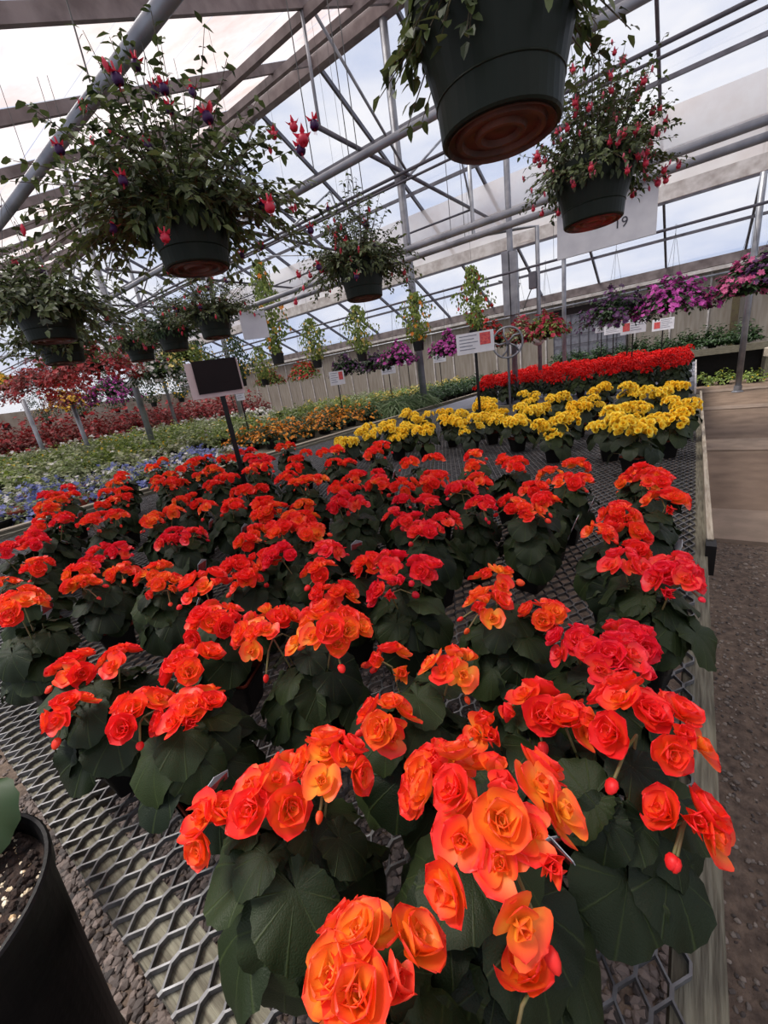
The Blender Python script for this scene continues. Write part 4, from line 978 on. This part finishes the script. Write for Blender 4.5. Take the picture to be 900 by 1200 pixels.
post(-11.5, YR, ZR - .25, .07, 'grey ridge post behind the dark sign board', H + 3.5)
for x in (-15.6, -19.3): post(x, YR, ZR - .25, .06, 'grey ridge post %s beyond the far left table' % ('nearer,' if x > -17 else 'farther,'), H + 3.5)
post(-13.4, 3.42, 2.3, .05, 'short grey post at the left among red-leaved plants')
post(-12.2, 4.02, 2.2, .05, 'short grey post at the end of the white-flowered strip')
def boxp(x0, x1, z0, z1): return MB().box(x0, x1, -.12, -.02, z0, z1)
link('control_box', boxp(-.12, .0, H + .72, H + 1.75).mesh('control_box', 'pipe_grey'), rp, loc=(0, 0, 0))
link('control_box', boxp(.02, .14, H + .72, H + 1.72).mesh('control_box', 'pipe_grey'), rp, loc=(0, 0, 0))
# hand wheel
hw = empty('hand_wheel', (-2.49, 7.12, H + .235), 'pale grey spoked hand wheel on its own stand beside the white sign', 'wheel')
hw.rotation_euler = (PI / 2, 0, .35)
link('stand', MB().tube([(0, -H - .235, -.06), (0, 0, -.06)], .02, 8).mesh('stand', 'pipe_dark'), hw)
b = MB(); b.tube([(.235 * math.cos(k * PI / 16), .235 * math.sin(k * PI / 16), 0) for k in range(33)], .017, 8, False); link('rim', b.mesh('rim', 'pipe_grey', True), hw)
link('hub', MB().tube([(0, 0, -.05), (0, 0, .05)], .035, 10).mesh('hub', 'pipe_dark'), hw)
for k in range(5):
    a = k * 2 * PI / 5 + .5; link('spoke', MB().tube([(0, 0, 0), (.14 * math.cos(a + .25), .14 * math.sin(a + .25), .01), (.235 * math.cos(a), .235 * math.sin(a), 0)], .016, 6).mesh('spoke', 'pipe_grey', True), hw)
link('axle', MB().tube([(0, 0, -.08), (0, 0, 0)], .02, 8).mesh('axle', 'pipe_dark'), hw)
# drop pipes
dpipe = empty('drop_pipe', (-2.66, 9.55, BENCH), 'thin grey vertical pipe carrying a round white ball float', 'pipe')
link('pipe', MB().tube([(0, 0, 0), (0, 0, H + 2.33 - BENCH), (-.5, 0, H + 2.42 - BENCH), (-1.3, 0, H + 2.5 - BENCH), (-1.3, 0, 5.0)], .042, 8).mesh('pipe', 'pipe_grey', True), dpipe)
b = MB(); b.lathe([(.0, -.14)] + [(.14 * math.sin(a), -.14 * math.cos(a)) for a in [k * PI / 10 for k in range(1, 10)]] + [(0, .14)], 16, (0, -.1, H + .29 - BENCH)); link('ball_float', b.mesh('ball_float', 'white_paint', True), dpipe)
link('valve', MB().box(-.16, -.02, -.1, .06, H + 1.25 - BENCH, H + 1.55 - BENCH).mesh('valve', 'pipe_dark'), dpipe)
link('cable', MB().tube([(-.1, -.05, H + 1.3 - BENCH), (-.3, -.05, H + .9 - BENCH), (-.45, -.05, H + 1.1 - BENCH), (-.35, -.05, H + 1.4 - BENCH), (-.8, -.05, H + 1.55 - BENCH)], .012, 6).mesh('cable', 'wire'), dpipe)
post(-2.75, 12.1, zroof(12.1) - .12, .05, 'slim grey post rising from behind the red begonias, left of the violet petunias')
# hanging pipes along X
def hpipe(y, z, r, label, x0=-26, x1=4.5, m='pipe_grey'):
    root = empty('hanging_pipe', (0, y, z), label, 'pipe', None)
    link('pipe', MB().tube([(x0, 0, 0), (x1, 0, 0)], r, 12).mesh('pipe', m, True), root)
    for x in lin(-24.05, 4, 3.7): link('suspension_rod', MB().tube([(x, 0, 0), (x, 0, zroof(y) - z - .1)], .003, 4).mesh('suspension_rod', 'wire'), root)
hpipe(1.03, 2.67, .026, 'thick grey pipe nearest the camera, crossing the upper left corner')
hpipe(2.2, 2.67, .02, 'grey pipe carrying the pink fuchsia and the middle fuchsia')
hpipe(2.56, 2.67, .009, 'thin dark pipe just beyond the fuchsia pipe', m='pipe_dark')
hpipe(2.66, 2.67, .007, 'thinnest dark line beyond the thin pipe', m='pipe_dark')
hpipe(3.95, 2.67, .028, 'upper of the two grey pipes running above the white board')
hpipe(4.25, 2.665, .028, 'lower of the two grey pipes, from which the white board hangs')
hpipe(7.5, H + 1.3, .018, 'dark pipe carrying the petunia baskets before the far wall', m='pipe_dark')

# ------------------------------------------------------------------ signs
def text_mesh(s, size, m):
    c = bpy.data.curves.new('lettering', 'FONT'); c.body = s; c.size = size; c.align_x = 'CENTER'; c.align_y = 'CENTER'; c.extrude = .0008
    o = bpy.data.objects.new('tmp', c); COL.objects.link(o); dg = bpy.context.evaluated_depsgraph_get(); me = bpy.data.meshes.new_from_object(o.evaluated_get(dg))
    bpy.data.objects.remove(o); me.materials.clear(); me.materials.append(MATS[m]); me.name = 'lettering'; return me
wb = empty('hanging_board', (-.665, 4.28, H + .985), 'large plain white board hanging behind the pink fuchsia, with a printed number', 'sign', rz=0)
link('board', MB().box(-.36, .36, -.004, .004, -.25, .29).mesh('board', 'sign_white'), wb)
for x in (-.28, .28): link('hanger_wire', MB().tube([(x, 0, .29), (x, 0, 2.665 - H - .985 - .02 if False else .13 + .30)], .002, 4).mesh('hanger_wire', 'wire'), wb)
M = Matrix.Translation((.12, -.006, -.11)) @ Matrix.Rotation(PI / 2, 4, 'X'); link('lettering', text_mesh('19', .10, 'ink'), wb, M=M)

def sign(x, y, zc, w_, h_, zfoot, label, style, yaw=None, tilt=-.15, pole='black_plastic', pw=.014):
    """board centre height zc; stake runs down to zfoot"""
    yaw = math.atan2(x, -y) if yaw is None else yaw     # board's front (-Y) looks at the camera
    yaw = math.atan2(-x, y) if yaw == 'cam' else yaw
    root = empty('plant_sign', (x, y, zfoot), label, 'sign', 'plant signs on stakes', yaw)
    z = zc - zfoot
    link('stake', MB().box(-pw, pw, .008, .022, 0, z + h_ * .1).mesh('stake', pole), root)
    M = Matrix.Translation((0, 0, z)) @ Matrix.Rotation(tilt, 4, 'X')
    if style == 'dark':
        bd = link('board', MB().box(-w_ / 2, w_ / 2, -.006, .006, -h_ / 2, h_ / 2).mesh('board', 'sign_dark'), root, M=M)
        link('card', MB().box(-w_ / 2 - .05, w_ / 2 + .012, .007, .012, -h_ / 2 - .03, h_ / 2 - .005).mesh('card', 'sign_card'), bd)
        return root
    bd = link('card', MB().box(-w_ / 2, w_ / 2, -.003, .003, -h_ / 2, h_ / 2).mesh('card', 'sign_white'), root, M=M)
    nl = 5; tw = w_ * (.5 if style in ('pic', 'picr') else .8)
    cx = -w_ * .17 if style == 'picr' else (w_ * .15 if style == 'pic' else 0)
    b = MB()
    for k in range(nl):
        zz = h_ * (.36 - k * .16); l = tw * (.95, .8, 1, .7, .85)[k]; b.box(cx - tw / 2, cx - tw / 2 + l, -.0045, -.0035, zz - h_ * .022, zz + h_ * .022)
    link('print_lines', b.mesh('print_lines', 'sign_print'), bd, kind='stuff')
    if style in ('pic', 'picr'):
        c2 = w_ * .27 if style == 'picr' else -w_ * .27
        link('picture', MB().box(c2 - w_ * .14, c2 + w_ * .14, -.005, -.0035, -h_ * .15 if style == 'picr' else -h_ * .3, h_ * .42 if style == 'picr' else h_ * .25).mesh('picture', 'sign_pink'), bd)
    return root
yw = lambda x, y: math.atan2(-x, y)
sign(-2.75, 1.84, H + .175, .30, .225, BENCH - .0, 'dark-backed sign board with a pinkish card, on a black stake among the orange begonias', 'dark', yaw=yw(-2.75, 1.84) + .0, pw=.018)
sign(-1.80, 4.20, H + .19, .37, .20, BENCH - .0, 'white printed sign with a flower picture on a black stake in the yellow begonias', 'picr', yaw=yw(-1.8, 4.2), pw=.015)
def psign(px, py, Y, w_, h_, label, style, zf=BENCH - .02, foot=.0):
    d = R3 @ Vector((px - 450, py - 600, FPX)); x, z = d.x / d.y * Y, H + d.z / d.y * Y
    sign(x, Y, z, w_, h_, zf, label, style, yaw=yw(x, Y), pw=.012)
psign(395, 443, 6.6, .30, .27, 'small white sign with an orange picture above the marigolds', 'picr')
psign(455, 432, 9.0, .36, .26, 'white printed sign on a stake left of the ridge post', 'plain')
psign(477, 421, 11.0, .28, .26, 'small grey-white sign half behind the ridge post', 'plain')
psign(515, 420, 10.5, .34, .2, 'small tilted white sign right of the ridge post', 'plain')
psign(742, 382, 9.8, .42, .27, 'white sign with a red picture, middle of the three above the red begonias', 'pic')
psign(736, 377, 12.6, .42, .27, 'white sign with a red picture, partly behind the middle one', 'pic')
psign(777, 380, 11.5, .40, .24, 'white sign with a small red picture, rightmost above the red begonias', 'pic')
psign(719, 386, 12.0, .40, .2, 'plain white sign low at the left of the three above the red begonias', 'plain')
psign(705, 386, 13.0, .30, .14, 'thin white sign leftmost above the red begonias', 'plain')
psign(281, 462, 5.2, .16, .24, 'narrow white sign peeping out behind the dark sign board', 'plain')
psign(8, 500, 5.0, .26, .26, 'white-edged black sign at the left edge among the green plants', 'dark')
psign(356, 360, 5.0, .1, .1, 'tiny white tag beside the vines', 'plain') if False else None
psign(274, 385, 3.2, .22, .20, 'white card hanging beside the rightmost of three close pots', 'plain') if False else None
hc = empty('hanging_card', (-2.85, 2.35, H + .53), 'white printed card hanging beside the rightmost of the three close pots', 'sign', rz=yw(-2.85, 2.35))
link('card', MB().box(-.1, .1, -.003, .003, -.1, .1).mesh('card', 'sign_white'), hc)
link('hanger_wire', MB().tube([(0, 0, .09), (0, 0, 2.67 - H - .53)], .0015, 4).mesh('hanger_wire', 'wire'), hc)
psign(604, 407, 9.3, .22, .24, 'small blue and white sign behind the hand wheel', 'plain')
psign(268, 452, 9.0, .3, .25, 'blue-printed sign among the far green plants', 'plain')

# ------------------------------------------------------------------ nursery pot, bottom left
cx, cy, rz_ = -.855, -.175, .90
np_ = empty('nursery_pot', (cx, cy, .42), 'large black nursery pot with soil, white perlite and a green leaf, bottom left corner', 'pot')
hh = .48; b = MB(); b.lathe([(0, 0), (.148, 0), (.152, .006), (.180, hh - .035), (.186, hh - .035), (.190, hh - .004), (.187, hh), (.182, hh), (.178, hh - .01), (.174, hh - .05), (.17, hh - .06)], 56)
link('pot', b.mesh('pot', 'black_plastic', False), np_)
b = MB(); b.lathe([(.177, hh - .036), (.13, hh - .028), (.06, hh - .024), (0, hh - .022)], 40); link('soil', b.mesh('soil', 'soil', True), np_)
r_ = np.random.RandomState(9); q = 800; a = r_.uniform(0, 2 * PI, q); rr = .165 * np.sqrt(r_.uniform(0, 1, q)); s = r_.uniform(.0018, .0055, q)
T = np.eye(3)[None] * s[:, None, None]; Lc = np.stack([rr * np.cos(a), rr * np.sin(a), hh - .025 - .06 * (rr / .17) ** 3 * .2 + s * .2], 1)
link('perlite', merge('perlite', [(ICO, ICOF, T, Lc, {})], 'perlite', smooth=False), np_, kind='stuff')
q = 500; a = r_.uniform(0, 2 * PI, q); rr = .168 * np.sqrt(r_.uniform(0, 1, q)); s = r_.uniform(.003, .009, q); T = np.eye(3)[None] * s[:, None, None]
Lc = np.stack([rr * np.cos(a), rr * np.sin(a), np.full(q, hh - .029)], 1); link('soil_clods', merge('soil_clods', [(ICO, ICOF, T, Lc, {})], 'soil', smooth=False), np_, kind='stuff')
LEAFG = one('leaf', LEAFB[1], 'leaf_deep', ('t', 'ang'))
b = MB(); b.tube([(-.09, .05, hh - .05), (-.11, .06, hh), (-.11, .09, hh + .08)], .004, 6); link('stem', b.mesh('stem', 'stem'), np_)
for k, (a, s, z) in enumerate(((.15, .15, .05), (-.35, .14, .035), (2.3, .12, .03), (3.9, .12, .02), (1.5, .10, .045))):
    out = Vector((math.cos(a), math.sin(a), 0)); p = Vector((-.11, .105 - .03 * k, hh + z + .02)); M = Matrix.Translation(p) @ frame(Vector((0, 0, 1)) + out * .25, fwd=out + Vector((0, 0, -.1))).to_4x4() @ Matrix.Scale(s, 4)
    link('leaf', LEAFG, np_, M=M)
cr_ = empty('wooden_crate', (cx, cy, 0), 'low slatted wooden crate under the large black nursery pot', 'crate')
for k in range(4):
    for side in (-1, 1):
        link('slat', MB().box(-.148, .148, side * .14 - .008, side * .14 + .008, .02 + k * .1, .10 + k * .1).mesh('slat', 'wood_grey_x'), cr_)
        link('slat', MB().box(side * .14 - .008, side * .14 + .008, -.132, .132, .02 + k * .1, .10 + k * .1).mesh('slat', 'wood_grey'), cr_)
for sx in (-.12, .12):
    for sy in (-.12, .12): link('corner_post', MB().box(sx - .012, sx + .012, sy - .012, sy + .012, 0, .40).mesh('corner_post', 'wood_grey'), cr_)
link('crate_top', MB().box(-.148, .148, -.148, .148, .402, .418).mesh('crate_top', 'wood_grey_x'), cr_)
